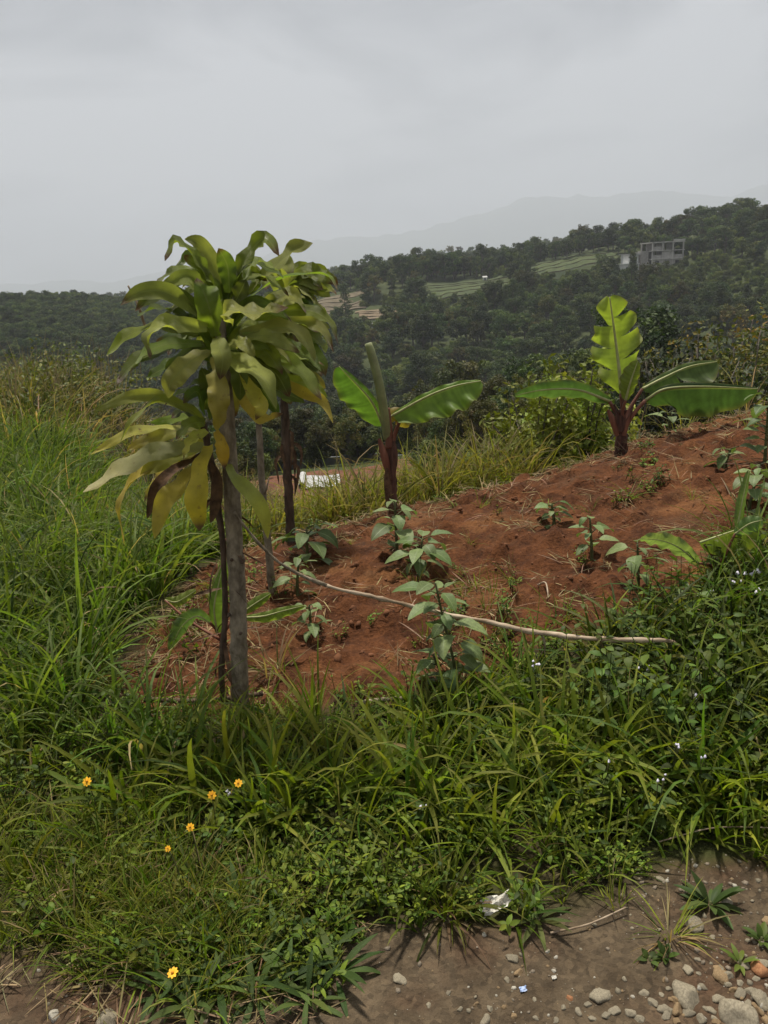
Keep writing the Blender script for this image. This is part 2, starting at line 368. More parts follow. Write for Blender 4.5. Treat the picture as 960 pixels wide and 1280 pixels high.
rr_ = np.concatenate([[.02], np.geomspace(.35, 2.2, 90)[:-1], np.geomspace(2.2, 8, 190)[:-1], np.geomspace(8, 60, 110)[:-1], np.geomspace(60, 9000, 190)])
fine = np.concatenate([np.arange(-180, -42, 4.0), np.arange(-42, 42.01, .28), np.arange(46, 180, 4.0)])
aa = np.radians(fine)[None, :]
X = rr_[:, None] * np.sin(aa); Y = rr_[:, None] * np.cos(aa); Z = H1(X, Y)
gm = MB(); gm.grid(np.stack([X, Y, Z], -1).reshape(-1, 3), len(rr_), len(fine), (.1, .1, .1), None, 0, True)
ME = gm.mesh('ground', [])
zone = np.stack([bed_mask(X, Y) * ss(14, 9, np.hypot(X, Y)), road_mask(X, Y) * ss(30, 10, np.hypot(X, Y)), ss(14, 40, np.hypot(X, Y)), np.ones_like(X)], -1).reshape(-1, 4)
za = ME.color_attributes.new('zone', 'FLOAT_COLOR', 'POINT'); za.data.foreach_set('color', zone.astype(np.float32).ravel())
m, nt, out = newmat('ground')
at = N(nt, 'ShaderNodeAttribute', attribute_name='zone'); sep = N(nt, 'ShaderNodeSeparateColor'); L(nt, at.outputs['Color'], sep.inputs[0])
nbig = noise(nt, 1.6, 5, .6); nmid = noise(nt, 9, 6, .62); nfin = noise(nt, 60, 5, .6)
red = mixc(nt, ramp(nt, nmid, .32, .66, (.040, .015, .0065), (.118, .045, .017)), (.20, .092, .035), ramp(nt, nbig, .52, .76))
red = mixc(nt, red, (.085, .048, .026), ramp(nt, noise(nt, 2.7, 5, .65), .55, .72, (0, 0, 0), (.75, .75, .75)))
red = mixc(nt, red, ramp(nt, nfin, .3, .72, (.66, .62, .6), (1.3, 1.3, 1.3)), 1.0, 'MULTIPLY')
vor = N(nt, 'ShaderNodeTexVoronoi', ins={'Scale': 70.0, 'Randomness': 1.0}); tcg = N(nt, 'ShaderNodeTexCoord'); L(nt, tcg.outputs['Object'], vor.inputs['Vector'])
road = mixc(nt, ramp(nt, nmid, .3, .7, (.050, .036, .023), (.105, .079, .052)), (.075, .038, .023), ramp(nt, nbig, .5, .7))
grit = mixc(nt, (.55, .55, .55), (1.7, 1.65, 1.55), vor.outputs['Color'])
road = mixc(nt, road, grit, .7, 'MULTIPLY')
mold = mixc(nt, ramp(nt, nmid, .3, .7, (.030, .024, .013), (.065, .05, .026)), (.05, .055, .018), ramp(nt, nbig, .42, .62))
far = ramp(nt, noise(nt, .05, 5), .35, .65, (.022, .032, .012), (.055, .066, .024))
c = mixc(nt, mold, far, sep.outputs[2]); c = mixc(nt, c, red, sep.outputs[0]); c = mixc(nt, c, road, sep.outputs[1])
pb = N(nt, 'ShaderNodeBsdfPrincipled', ins={'Roughness': .95, 'Specular IOR Level': .15}); L(nt, c, pb.inputs['Base Color'])
hh = N(nt, 'ShaderNodeMath', operation='MULTIPLY_ADD', ins={1: .35}); L(nt, nfin, hh.inputs[0]); L(nt, nmid, hh.inputs[2])
bp = N(nt, 'ShaderNodeBump', ins={'Strength': 1.0, 'Distance': .035}); L(nt, hh.outputs[0], bp.inputs['Height']); L(nt, bp.outputs[0], pb.inputs['Normal'])
L(nt, pb.outputs[0], out.inputs[0])
ME.materials.append(m)
tag(link('ground', ME), 'sloping ground from the gravel verge over red soil down into the valley', 'ground', kind='structure')
def gz(x, y): return float(H1(np.array([x]), np.array([y]))[0])
def Gp(u, v):
    p = G(u, v); p.z = gz(p.x, p.y); return p

# mountains that close the horizon
mtop = [(-400, 60), (-150, 26), (0, 15), (100, 18), (200, 14), (300, 22), (400, 42), (470, 55), (540, 62), (600, 74), (660, 88), (720, 92), (800, 88), (880, 84), (960, 86), (1100, 80), (1400, 60)]
us = np.linspace(-400, 1400, 260); top = np.interp(us, [p[0] for p in mtop], [p[1] for p in mtop]) * .84 + fbm(us / 60, us * 0, 3, 4) * 5 + fbm(us / 14, us * 0, 8, 3) * 1.6
D = 8000.0; ks = np.linspace(0, 1, 26)
mx_ = (us[None, :] - 480) / 1000 * D * (1 + ks[:, None] * .0) ; zt = CAM_Z + top / 1000 * D * 1.02
prof = np.sin(np.minimum(ks * 1.25, 1) * np.pi / 2) ** 1.3 * np.where(ks > .8, 1 - (ks - .8) * 2, 1)
MZ = -66 + (zt + 66)[None, :] * prof[:, None] + fbm(mx_ / 130, np.tile(ks[:, None] * 9, (1, len(us))), 4, 4) * 14 * np.sin(ks * np.pi)[:, None]
MY = D - 1000 + ks[:, None] * 1300 + 0 * mx_
mm = MB(); mm.grid(np.stack([mx_, MY, MZ], -1).reshape(-1, 3), len(ks), len(us))
tag(mm.build('mountains', M['mountain']), 'long hazy mountain range on the horizon', 'mountains', kind='structure')

# ------------------------------------------------------------------ scattered masses (grass, weeds, pebbles, wood)
def variants(prefix, meshes):
    c = bpy.data.collections.new(prefix)
    for i, me in enumerate(meshes):
        o = bpy.data.objects.new('%s_%02d' % (prefix, i), me); c.objects.link(o)
    return c
def scatter(name, coll, nvar, pts, rot, scl, label, cat, idx=None):
    pts = np.asarray(pts, float); n = len(pts)
    me = bpy.data.meshes.new(name); me.vertices.add(n); me.vertices.foreach_set('co', pts.astype(np.float32).ravel())
    a = me.attributes.new('rot', 'FLOAT_VECTOR', 'POINT'); a.data.foreach_set('vector', np.asarray(rot, np.float32).ravel())
    a = me.attributes.new('scl', 'FLOAT_VECTOR', 'POINT'); s = np.asarray(scl, np.float32)
    if s.ndim == 1: s = np.repeat(s[:, None], 3, 1)
    a.data.foreach_set('vector', s.ravel())
    a = me.attributes.new('pick', 'INT', 'POINT'); a.data.foreach_set('value', (rng.integers(0, nvar, n) if idx is None else np.asarray(idx)).astype(np.int32))
    o = link(name, me); tag(o, label, cat, kind='stuff')
    ng = bpy.data.node_groups.new(name, 'GeometryNodeTree')
    ng.interface.new_socket('Geometry', in_out='INPUT', socket_type='NodeSocketGeometry'); ng.interface.new_socket('Geometry', in_out='OUTPUT', socket_type='NodeSocketGeometry')
    gi = ng.nodes.new('NodeGroupInput'); go = ng.nodes.new('NodeGroupOutput'); ip = ng.nodes.new('GeometryNodeInstanceOnPoints')
    ci = ng.nodes.new('GeometryNodeCollectionInfo'); ci.inputs['Collection'].default_value = coll; ci.inputs['Separate Children'].default_value = True; ci.inputs['Reset Children'].default_value = True
    def na(nm, t):
        q = ng.nodes.new('GeometryNodeInputNamedAttribute'); q.data_type = t; q.inputs['Name'].default_value = nm; return q.outputs['Attribute']
    ng.links.new(gi.outputs[0], ip.inputs['Points']); ng.links.new(ci.outputs[0], ip.inputs['Instance']); ip.inputs['Pick Instance'].default_value = True
    ng.links.new(na('pick', 'INT'), ip.inputs['Instance Index']); ng.links.new(na('rot', 'FLOAT_VECTOR'), ip.inputs['Rotation']); ng.links.new(na('scl', 'FLOAT_VECTOR'), ip.inputs['Scale'])
    ng.links.new(ip.outputs[0], go.inputs[0])
    md = o.modifiers.new('scatter', 'NODES'); md.node_group = ng
    return o
def zrot(n, tilt=.12): return np.stack([rng.normal(0, tilt, n), rng.normal(0, tilt, n), rng.uniform(0, 6.283, n)], -1)

GR = [(.092, .145, .010), (.128, .190, .015), (.050, .090, .008), (.18, .225, .026), (.105, .155, .010)]
YG = (.185, .19, .04); DRY = (.26, .20, .10)
def grass_clump(seed, nb, l0, l1, w0, w1, spread, lean=(.05, .6), droop=(.3, 1.5), dry=.06, cols=GR, tipc=None, nseg=6):
    r = random.Random(seed); mb = MB()
    for k in range(nb):
        a = r.uniform(0, 6.283); q = r.random() ** .6 * spread
        c = vary(r.choice(cols), .25, r); tp = vary(tipc or YG, .2, r) if r.random() < .5 else c
        if r.random() < dry: c = vary(DRY, .25, r); tp = c
        blade(mb, (q * math.cos(a), q * math.sin(a), -.01), a + r.uniform(-.9, .9), r.uniform(l0, l1), r.uniform(w0, w1), r.uniform(*lean), r.uniform(*droop), c, tp, nseg, r.uniform(-1.2, 1.2), r)
    return mb
def weed_clump(seed, ns, h0, h1, ll0, ll1, cols, spread=.05, wr=.6):
    r = random.Random(seed); mb = MB()
    for k in range(ns):
        a = r.uniform(0, 6.283); q = r.random() ** .6 * spread; bx, by = q * math.cos(a), q * math.sin(a)
        h = r.uniform(h0, h1); ln = r.uniform(0, .5); az = r.uniform(0, 6.283)
        tipx, tipy = bx + math.cos(az) * h * ln, by + math.sin(az) * h * ln
        mb.tube([(bx, by, -.01), ((bx + tipx) / 2 + .003, (by + tipy) / 2, h * .55), (tipx, tipy, h)], [.0016, .0013, .001], 3, (.06, .07, .025), 0, False)
        nl = r.randint(4, 8)
        for j in range(nl):
            f = .25 + .75 * j / max(nl - 1, 1); ll = r.uniform(ll0, ll1) * (1.1 - .35 * f)
            ovate(mb, (bx + (tipx - bx) * f, by + (tipy - by) * f, h * f), j * 2.4 + r.uniform(-.4, .4) + az, r.uniform(-.1, .8), ll, ll * r.uniform(wr * .8, wr * 1.2), vary(r.choice(cols), .25, r), 5, 3, r.uniform(.2, 1.0), .18, r.uniform(-.4, .4))
    return mb
wide = variants('wide_blades', [grass_clump(100 + i, 9, .14, .36, .007, .017, .035, (.1, .9), (.3, 1.6)).mesh('wide_blades', M['grass']) for i in range(10)])
fineg = variants('fine_blades', [grass_clump(200 + i, 18, .06, .2, .002, .005, .03, (.05, .9), (.2, 1.6), .16, GR + [YG]).mesh('fine_blades', M['grass']) for i in range(8)])
tall = variants('tall_blades', [grass_clump(300 + i, 10, .35, .72, .009, .020, .05, (.03, .5), (.4, 1.9), .04, [(.062, .125, .012), (.090, .160, .018), (.042, .082, .010), (.13, .195, .03)], (.14, .165, .05), nseg=8).mesh('tall_blades', M['grass']) for i in range(10)])
drybl = variants('dry_blades', [grass_clump(450 + i, 10, .3, .7, .006, .012, .08, (.03, .6), (.3, 1.6), .5, [(.10, .095, .03), (.13, .115, .04), (.08, .085, .02), (.065, .075, .02)], nseg=7).mesh('dry_blades', M['grass']) for i in range(6)])
oliv = variants('pale_blades', [grass_clump(400 + i, 12, .3, .7, .006, .014, .06, (.03, .5), (.3, 1.7), .25, [(.16, .165, .03), (.20, .19, .045), (.115, .135, .022)], nseg=7).mesh('pale_blades', M['grass']) for i in range(8)])
WG = [(.090, .150, .014), (.125, .19, .020), (.055, .095, .012), (.155, .21, .026)]
weeds = variants('weed', [weed_clump(500 + i, 6, .03, .11, .014, .032, WG, .05, .45).mesh('weed', M['weed']) for i in range(10)])
bigweeds = variants('big_weed', [weed_clump(600 + i, 7, .10, .26, .024, .05, [(.075, .122, .018), (.045, .078, .014), (.10, .15, .024), (.06, .098, .016)], .07, .5).mesh('big_weed', M['weed']) for i in range(8)])
def straw_clump(seed):
    r = random.Random(seed); mb = MB()
    for k in range(10):
        a = r.uniform(0, 6.283)
        blade(mb, (r.uniform(-.05, .05), r.uniform(-.05, .05), r.uniform(.0, .02)), a, r.uniform(.04, .16), r.uniform(.0015, .005), r.uniform(1.2, 1.55), r.uniform(-.1, .5), vary((.22, .165, .09), .45, r), None, 5, r.uniform(-2, 2), r)
    return mb
straws = variants('straw', [straw_clump(700 + i).mesh('straw', M['straw']) for i in range(8)])
def rock_mesh(name, seed, mat, sub=2, flat=.65, rough=.22, tintc=(.2, .2, .2)):
    import bmesh
    bm = bmesh.new(); bmesh.ops.create_icosphere(bm, subdivisions=sub, radius=.5); r = random.Random(seed)
    axes = [(Vector((r.gauss(0, 1), r.gauss(0, 1), r.gauss(0, 1))).normalized(), r.uniform(.26, .44)) for _ in range(11)]
    s = (r.uniform(.85, 1.15), r.uniform(.75, 1.0), flat * r.uniform(.8, 1.2))
    from mathutils import noise as mn
    for v in bm.verts:
        for a, d in axes:
            e = v.co.dot(a) - d
            if e > 0: v.co -= a * e * .95
        v.co *= 1 + rough * mn.noise(v.co * 2.3 + Vector((seed * 3.7, 0, 0))) + rough * .3 * mn.noise(v.co * 6 + Vector((seed, 5, 0)))
        v.co = Vector((v.co.x * s[0], v.co.y * s[1], v.co.z * s[2]))
    me = bpy.data.meshes.new(name); bm.to_mesh(me); bm.free(); me.materials.append(mat)
    me.polygons.foreach_set('use_smooth', [True] * len(me.polygons)); return me
clods = variants('clod', [rock_mesh('clod', 20 + i, M['clod'], 1, .7, .5) for i in range(6)])
peb = variants('pebble', [rock_mesh('pebble', 40 + i, [M['pebble'], M['stone_grey'], M['stone_tan'], M['pebble'], M['stone_pale'], M['stone_grey']][i], 1, .6, .2) for i in range(6)])

def sample(n, x0, x1, y0, y1, dens):
    x = rng.uniform(x0, x1, n); y = rng.uniform(y0, y1, n); k = rng.random(n) < dens(x, y); x = x[k]; y = y[k]
    return x, y, H1(x, y)
def fr(x, y, mrg=1.2): return (np.abs(x - 0.02 * y) < .52 * y + mrg)          # no grass far outside what the place shows
BEDM = lambda x, y: np.clip(bed_mask(x, y) * 1.4, 0, 1)
verge = lambda x, y: (1 - road_mask(x, y)) * (1 - BEDM(x, y)) * fr(x, y)
# clearing at the foot of the tree: soil, straw and only thin grass
def bare(x, y): return np.clip(1.25 * np.exp(-(((x + 1.0) / .38) ** 2 + ((y - 3.45) / .6) ** 2)), 0, 1)

def leftness(x, y): return ss(-.5, -1.1, x + .12 * (y - 2.4))
d = lambda x, y: verge(x, y) * (.32 + .68 * ss(1.9, 2.25, y)) * (.45 + .55 * ss(-.8, -.2, x)) * ss(2.95, 2.5, y - .35 * np.clip(x, 0, 2)) * (.35 + .65 * ss(-.3, .25, fbm(x * 3, y * 3, 5, 3))) * (1 - bare(x, y))
x, y, z = sample(8600, -3.2, 3.6, 1.45, 3.9, d)
sc = rng.uniform(.65, 1.45, len(x)) * (.5 + .58 * ss(1.75, 2.35, y)) * np.where(y > 2.45, .62, 1)
scatter('grass', wide, 10, np.stack([x, y, z], -1), zrot(len(x), .2), sc, 'broad bladed green grass covering the verge in front of the tree', 'grass')
d = lambda x, y: verge(x, y) * np.clip(.5 + fbm(x * 2.5, y * 2.5, 15, 3), .12, 1) * ss(3.3, 2.7, y) * (.10 + .90 * ss(-.1, -.6, x)) * (1 - .5 * ss(2.1, 2.5, y)) * (1 - .7 * bare(x, y))
x, y, z = sample(10500, -3.2, 2.6, 1.4, 3.3, d)
scatter('fine_grass', fineg, 8, np.stack([x, y, z], -1), zrot(len(x), .2), rng.uniform(.6, 1.25, len(x)), 'thin wiry grass low along the verge', 'grass')
d = lambda x, y: verge(x, y) * ss(-.35, .2, fbm(x * 2.2, y * 2.2, 25, 3)) * ss(3.1, 2.6, y - .4 * np.clip(x, 0, 2))
x, y, z = sample(5600, -3.2, 3.6, 1.5, 3.9, d)
scatter('weeds', weeds, 10, np.stack([x, y, z], -1), zrot(len(x), .25), rng.uniform(.5, 1.35, len(x)), 'small round leaved weeds matted between the verge grass', 'weeds')
d = lambda x, y: np.clip(bed_mask(x, y), 0, 1) * fr(x, y) * (.15 + .85 * np.clip(ss(-.5, -1.1, x) + ss(3.3, 2.8, y - .3 * x), 0, 1)) * ss(.0, .5, fbm(x * 3, y * 3, 55, 3))
x, y, z = sample(900, -1.5, 3, 2.6, 6, d)
scatter('bed_weeds', weeds, 10, np.stack([x, y, z], -1), zrot(len(x), .25), rng.uniform(.5, 1.3, len(x)), 'sparse seedling weeds coming up on the red soil', 'weeds')
x, y, z = sample(700, -1.5, 3, 2.6, 6, d)
scatter('bed_grass', fineg, 8, np.stack([x, y, z], -1), zrot(len(x), .25), rng.uniform(.5, 1.3, len(x)), 'sparse thin grass invading the edge of the red soil', 'grass')
d = lambda x, y: verge(x, y) * ss(.55, 1.0, x - .15 * (y - 2)) * ss(1.98, 2.2, y) * ss(3.5, 2.7, y - .3 * x)
x, y, z = sample(1700, .4, 4.4, 1.95, 4.8, d)
scatter('leafy_weeds', bigweeds, 8, np.stack([x, y, z], -1), zrot(len(x), .25), rng.uniform(.5, 1.5, len(x)) * ss(4.9, 2.7, y), 'dark leafy weeds heaped on the bank right of the cane', 'weeds')
x, y, z = sample(560, .35, 3.8, 2.05, 4.3, lambda x, y: d(x, y) + .35 * verge(x, y) * ss(2.1, 2.4, y) * ss(3.2, 2.9, y - .3 * x))
scatter('bank_grass', tall, 10, np.stack([x, y, z], -1), zrot(len(x), .25), rng.uniform(.45, .85, len(x)), 'long loose grass blades overhanging the weeds on the right bank', 'grass')
d = lambda x, y: (1 - BEDM(x, y)) * fr(x, y, .6) * leftness(x, y) * ss(2.15, 3.0, y) * (1 - bare(x, y)) * ss(9.5, 7.5, y)
x, y, z = sample(6400, -7, -.7, 2.1, 9.5, d)
scatter('tall_grass', tall, 10, np.stack([x, y, z], -1), zrot(len(x), .16), rng.uniform(.55, 1.05, len(x)) * (.75 + .3 * ss(2.4, 3.4, y)), 'tall lush grass on the slope left of the tree', 'grass')
d = lambda x, y: (1 - BEDM(x, y)) * fr(x, y, .6) * leftness(x, y) * ss(2.1, 2.6, y) * ss(6.5, 5, y) * ss(-.1, .4, fbm(x * 1.8, y * 1.8, 91, 3))
x, y, z = sample(420, -4, -.7, 2.1, 6.5, d)
scatter('slope_weeds', bigweeds, 8, np.stack([x, y, z + .05], -1), zrot(len(x), .25), rng.uniform(.5, 1.1, len(x)), 'leafy weeds showing between the tall grass on the left slope', 'weeds')
d = lambda x, y: fr(x, y, 1) * ss(.45, .9, y - (5.1 + .36 * x) - .5 * ss(.6, 1.6, x)) * ss(-2.4, -1.0, x) * ss(5.0, 2.5, y - (5.1 + .36 * x)) * (.05 + .95 * ss(2.0, 1.0, x))
x, y, z = sample(5200, -2.6, 6, 4.8, 12, d)
scatter('meadow_grass', oliv, 8, np.stack([x, y, z], -1), zrot(len(x), .15), rng.uniform(.7, 1.3, len(x)), 'yellow green grass growing behind the crest of the red soil', 'grass')
d = lambda x, y: fr(x, y, 3) * ss(-2.2, -3.4, x) * ss(6.5, 8.5, y) * ss(26, 20, y)
x, y, z = sample(2600, -16, -2, 6, 26, d)
scatter('dry_grass', drybl, 6, np.stack([x, y, z], -1), zrot(len(x), .15), rng.uniform(.9, 1.7, len(x)), 'rank half dry grass on the spur behind the tall grass', 'grass')
d = lambda x, y: np.clip(bed_mask(x, y), 0, 1) * (.28 + .9 * bare(x, y) + .5 * ss(.6, .1, 5.3 + .36 * x - y)) * fr(x, y)
x, y, z = sample(2400, -1.6, 4, 2.6, 7, d)
scatter('straw', straws, 8, np.stack([x, y, z + .002], -1), zrot(len(x), .12), rng.uniform(.6, 1.3, len(x)), 'dry straw and cut stalks strewn on the red soil', 'straw')
d = lambda x, y: (road_mask(x, y) * .2 + .5 * ss(.25, .0, np.abs(y - road_edge(x)))) * fr(x, y) * ss(.1, -.5, x)
x, y, z = sample(900, -2.4, 1.6, 1.1, 2.2, d)
scatter('straw_on_verge', straws, 8, np.stack([x, y, z + .002], -1), zrot(len(x), .15), rng.uniform(.6, 1.1, len(x)), 'dry grass stalks lying along the gravel edge', 'straw')
d = lambda x, y: np.clip(bed_mask(x, y), 0, 1) * (.25 + .75 * ss(-.2, .5, fbm(x * 2, y * 2, 35, 3))) * fr(x, y)
x, y, z = sample(17000, -1.6, 4.5, 2.6, 7.2, d)
scatter('soil_clods', clods, 6, np.stack([x, y, z - .003], -1), zrot(len(x), .35), .007 + .045 * rng.random(len(x)) ** 3.4, 'crumbly clods of red soil on the bed', 'soil')
d = lambda x, y: road_mask(x, y) * fr(x, y) * (.3 + .7 * ss(.0, .9, x)) * (.3 + .7 * ss(-.2, .4, fbm(x * 3, y * 3, 45, 3)))
x, y, z = sample(15000, -2.4, 2.5, 1.0, 2.2, d)
scatter('pebbles', peb, 6, np.stack([x, y, z], -1), zrot(len(x), .5), .004 + .02 * rng.random(len(x)) ** 4, 'small pebbles and grit scattered on the gravel verge', 'gravel')

# ------------------------------------------------------------------ trees
def crown_leaves(mb, r, blobs, n, size, cols, squash=.9):
    """leaf-sized faces in uneven clumps; the outer ones face outwards"""
    for (cx, cy, cz, rad) in blobs:
        k = max(8, int(n * rad ** 2)); col = vary(r.choice(cols), .25, r)
        g = np.random.default_rng(r.randrange(1 << 30))
        v = unit(g.standard_normal((k, 3))); q = rad * (.45 + .6 * g.random(k)) ** .7
        c = np.array([cx, cy, cz]) + v * q[:, None] * np.array([1, 1, squash])
        nn = unit(v * .7 + g.standard_normal((k, 3)) * .6 + np.array([0, 0, .35]))
        a = unit(np.cross(nn, g.standard_normal((k, 3)))); b = np.cross(nn, a)
        s = size * (.6 + .8 * g.random(k))[:, None]
        V = np.stack([c - a * s, c - b * s * .55 + nn * s * .12, c + a * s, c + b * s * .55 + nn * s * .12], 1).reshape(-1, 3)
        C = np.repeat(np.array(col)[None] * (1 + .5 * (g.random((k, 1)) - .5)), 4, 0)
        mb.add(V, np.arange(k * 4).reshape(-1, 4), C)
def tree_meshes(seed, kind):
    """a tree about 10 m tall: trunk with limbs, and a crown"""
    r = random.Random(seed); t = MB(); c = MB(); blobs = []
    cols = {'round': [(.038, .066, .016), (.064, .092, .020), (.024, .044, .013)], 'tall': [(.036, .058, .018), (.055, .075, .020)], 'olive': [(.072, .076, .018), (.090, .080, .020), (.055, .062, .015)], 'shrub': [(.070, .105, .020), (.095, .125, .026)]}[kind]
    if kind == 'tall':
        Ht = 11; t.tube(spline([(0, 0, -.6), (.1, .05, Ht * .5), (.15, -.05, Ht)], 8), np.linspace(.2, .03, 8), 6, (.1, .08, .06))
        for k in range(26):
            f = .22 + .78 * k / 25; a = k * 2.4 + r.uniform(-.4, .4); ln = (1.05 - f) * r.uniform(1.5, 2.9) + .35
            e = (math.cos(a) * ln, math.sin(a) * ln, Ht * f + ln * .25); t.tube([(0.1, 0, Ht * f), e], [.05, .015], 4, (.1, .08, .06))
            blobs.append((e[0] * .75, e[1] * .75, e[2], .55 + .35 * r.random()))
        crown_leaves(c, r, blobs, 190, .15, cols, .7)
    else:
        sp_ = {'round': 3.2, 'olive': 2.8, 'shrub': 2.2}[kind]; Ht = {'round': 8.5, 'olive': 9.5, 'shrub': 5}[kind]; z0 = {'round': .42, 'olive': .3, 'shrub': .2}[kind]
        t.tube(spline([(0, 0, -.6), (r.uniform(-.3, .3), r.uniform(-.3, .3), Ht * .4), (r.uniform(-.5, .5), r.uniform(-.5, .5), Ht * .8)], 8), np.linspace(.28, .08, 8), 7, (.1, .08, .06))
        for k in range(20):
            f = r.random(); a = k * 2.4 + r.uniform(-.5, .5); h = Ht * (z0 + (1 - z0) * f); q = sp_ * math.sqrt(max(.05, 1 - (abs(f - .4) / .66) ** 2)) * r.uniform(.45, 1.0)
            e = (math.cos(a) * q, math.sin(a) * q, h)
            t.tube(spline([(0, 0, Ht * (.25 + .3 * f)), (e[0] * .5, e[1] * .5, h * .75 + .3), e], 5), [.1, .07, .05, .03, .015], 4, (.1, .08, .06))
            blobs.append((*e, r.uniform(.65, 1.35)))
            for _ in range(2): blobs.append((e[0] + r.gauss(0, .7), e[1] + r.gauss(0, .7), e[2] + r.gauss(0, .5), r.uniform(.3, .7)))
        crown_leaves(c, r, blobs, 150, .17, cols, .75)
    return t, c
KIND = ['round', 'round', 'olive', 'tall', 'shrub', 'round', 'tall', 'olive']
TREES = []
joined = []
for i, k in enumerate(KIND):
    t, c = tree_meshes(900 + i, k)
    TREES.append((t.mesh('trunk', M['far_bark']), c.mesh('crown', M['tree'], False)))
    j = MB()
    for V, F, C, U in zip(t.V, t.F, t.C, t.U): j.V.append(V); j.F.append(F); j.C.append(C); j.U.append(U); j.MI.append(np.zeros(len(F)))
    for V, F, C, U in zip(c.V, c.F, c.C, c.U): j.V.append(V); j.F.append(F + t.n); j.C.append(C); j.U.append(U); j.MI.append(np.ones(len(F)))
    joined.append(j.mesh('wood_tree', [M['far_bark'], M['tree']], False))
wood = variants('wood_tree', joined)
def plant_tree(i, p, s, label, group, rz=None, name='tree'):
    o = thing(name, label, 'tree', p, group, rnd.uniform(0, 6.28) if rz is None else rz); o.scale = (s, s, s * rnd.uniform(.9, 1.15))
    link('trunk', TREES[i][0], o); link('crown', TREES[i][1], o); return o

BC_ = G(815, 335); BCX, BCY = BC_.x, BC_.y
# clearings on the far hillside: terraced fields, the building site, the huts
FIELDS = [(-30, -5, 283, 306), (-6, 6, 260, 279), (18, 46, 283, 307), (57, 86, 296, 317)]
CLEAR = [(BCX, BCY, 10, 8)] + [((a + b) / 2, (c + d_) / 2, (b - a) / 2 + 3, (d_ - c) / 2 + 6) for a, b, c, d_ in FIELDS]
def fore(x, y):
    """low growth only, in front of the fields and the building"""
    k = np.zeros(np.shape(x), bool)
    for a, b, c, d_ in FIELDS + [(BCX - 9, BCX + 7, BCY - 4, BCY)]: k |= (x > a - 2) & (x < b + 2) & (y > c - 24) & (y <= c + 4)
    return k
def clear(x, y):
    k = np.zeros(np.shape(x), bool)
    for cx, cy, rx, ry in CLEAR: k |= ((x - cx) / rx) ** 2 + ((y - cy) / ry) ** 2 < 1
    return k
pts = []
for (y0, y1, step) in ((88, 150, 4.6), (150, 260, 5.0), (260, 350, 5.2), (350, 420, 7), (560, 680, 8)):
    yy = np.arange(y0, y1, step)
    for yv in yy:
        xx = np.arange(-.64 * yv - 6, .64 * yv + 6, step) + rng.uniform(-.5, .5) * step
        pts.append(np.stack([xx, np.full(len(xx), yv)], -1))
pts = np.concatenate(pts) + rng.uniform(-2, 2, (sum(len(p) for p in pts), 2))
lx, ly = np.meshgrid(np.arange(-230, -55, 3.4), np.arange(225, 345, 3.6)); pts = np.concatenate([pts, np.stack([lx.ravel(), ly.ravel()], -1) + rng.uniform(-1.6, 1.6, (lx.size, 2))])
x, y = pts[:, 0], pts[:, 1]
open_ = fbm(x / 26, y / 26, 77, 3) > .38; open_ = open_ | fore(x, y)      # gaps in the wood where lower scrub grows
k = ~clear(x, y); x, y, open_ = x[k], y[k], open_[k]
ex = np.concatenate([x[open_] + rng.uniform(-3, 3, open_.sum()) for _ in range(4)]); ey = np.concatenate([y[open_] + rng.uniform(-3, 3, open_.sum()) for _ in range(4)])
x = np.concatenate([x, ex]); y = np.concatenate([y, ey]); open_ = np.concatenate([open_, np.ones(len(ex), bool)]); k = ~clear(x, y); x, y, open_ = x[k], y[k], open_[k]
z = H0(x, y)
pick = np.where(open_, 4, rng.choice([0, 1, 2, 3, 5, 6, 7, 4], len(x), p=[.24, .22, .05, .10, .20, .08, .05, .06]))
s = (.5 + .62 * rng.random(len(x)) ** 1.6) * np.where(open_, .55, 1) * np.where(y < 130, .9, 1)
lefthill = (x < -60) & (y > 200) & (y < 420)
pick = np.where(lefthill, rng.choice([5, 0, 1], len(x)), pick); pick = np.where((y > 275) & ((pick == 3) | (pick == 6)), 0, pick); s = np.where(lefthill, rng.uniform(.5, .68, len(x)), s)
scatter('forest', wood, 8, np.stack([x, y, z - .3], -1), zrot(len(x), .04), np.stack([s, s, s * rng.uniform(.85, 1.15, len(x))], -1), 'dense mixed forest covering the far side of the valley', 'forest', pick)
# low scrub on our own side of the valley, down to the stream
xx = rng.uniform(-75, 75, 2600); yy = rng.uniform(14, 95, 2600)
k = (np.abs(xx) < .6 * yy + 3) & ~((xx > -6.5 - .5 * np.sin(yy)) & (xx < 2 + .6 * np.sin(yy * 1.3)) & (yy > 24) & (yy < 52)) & ~((xx < -2) & (yy < 26)) & ~((xx > -3) & (xx < 12) & (yy < 32))
xx, yy = xx[k], yy[k]; s = rng.uniform(.16, .36, len(xx)) * ss(10, 50, yy) + .08
scatter('scrub', wood, 8, np.stack([xx, yy, H0(xx, yy) - .1], -1), zrot(len(xx), .06), s, 'low dark scrub on the slope dropping into the valley', 'scrub', rng.choice([4, 2, 0, 7], len(xx)))

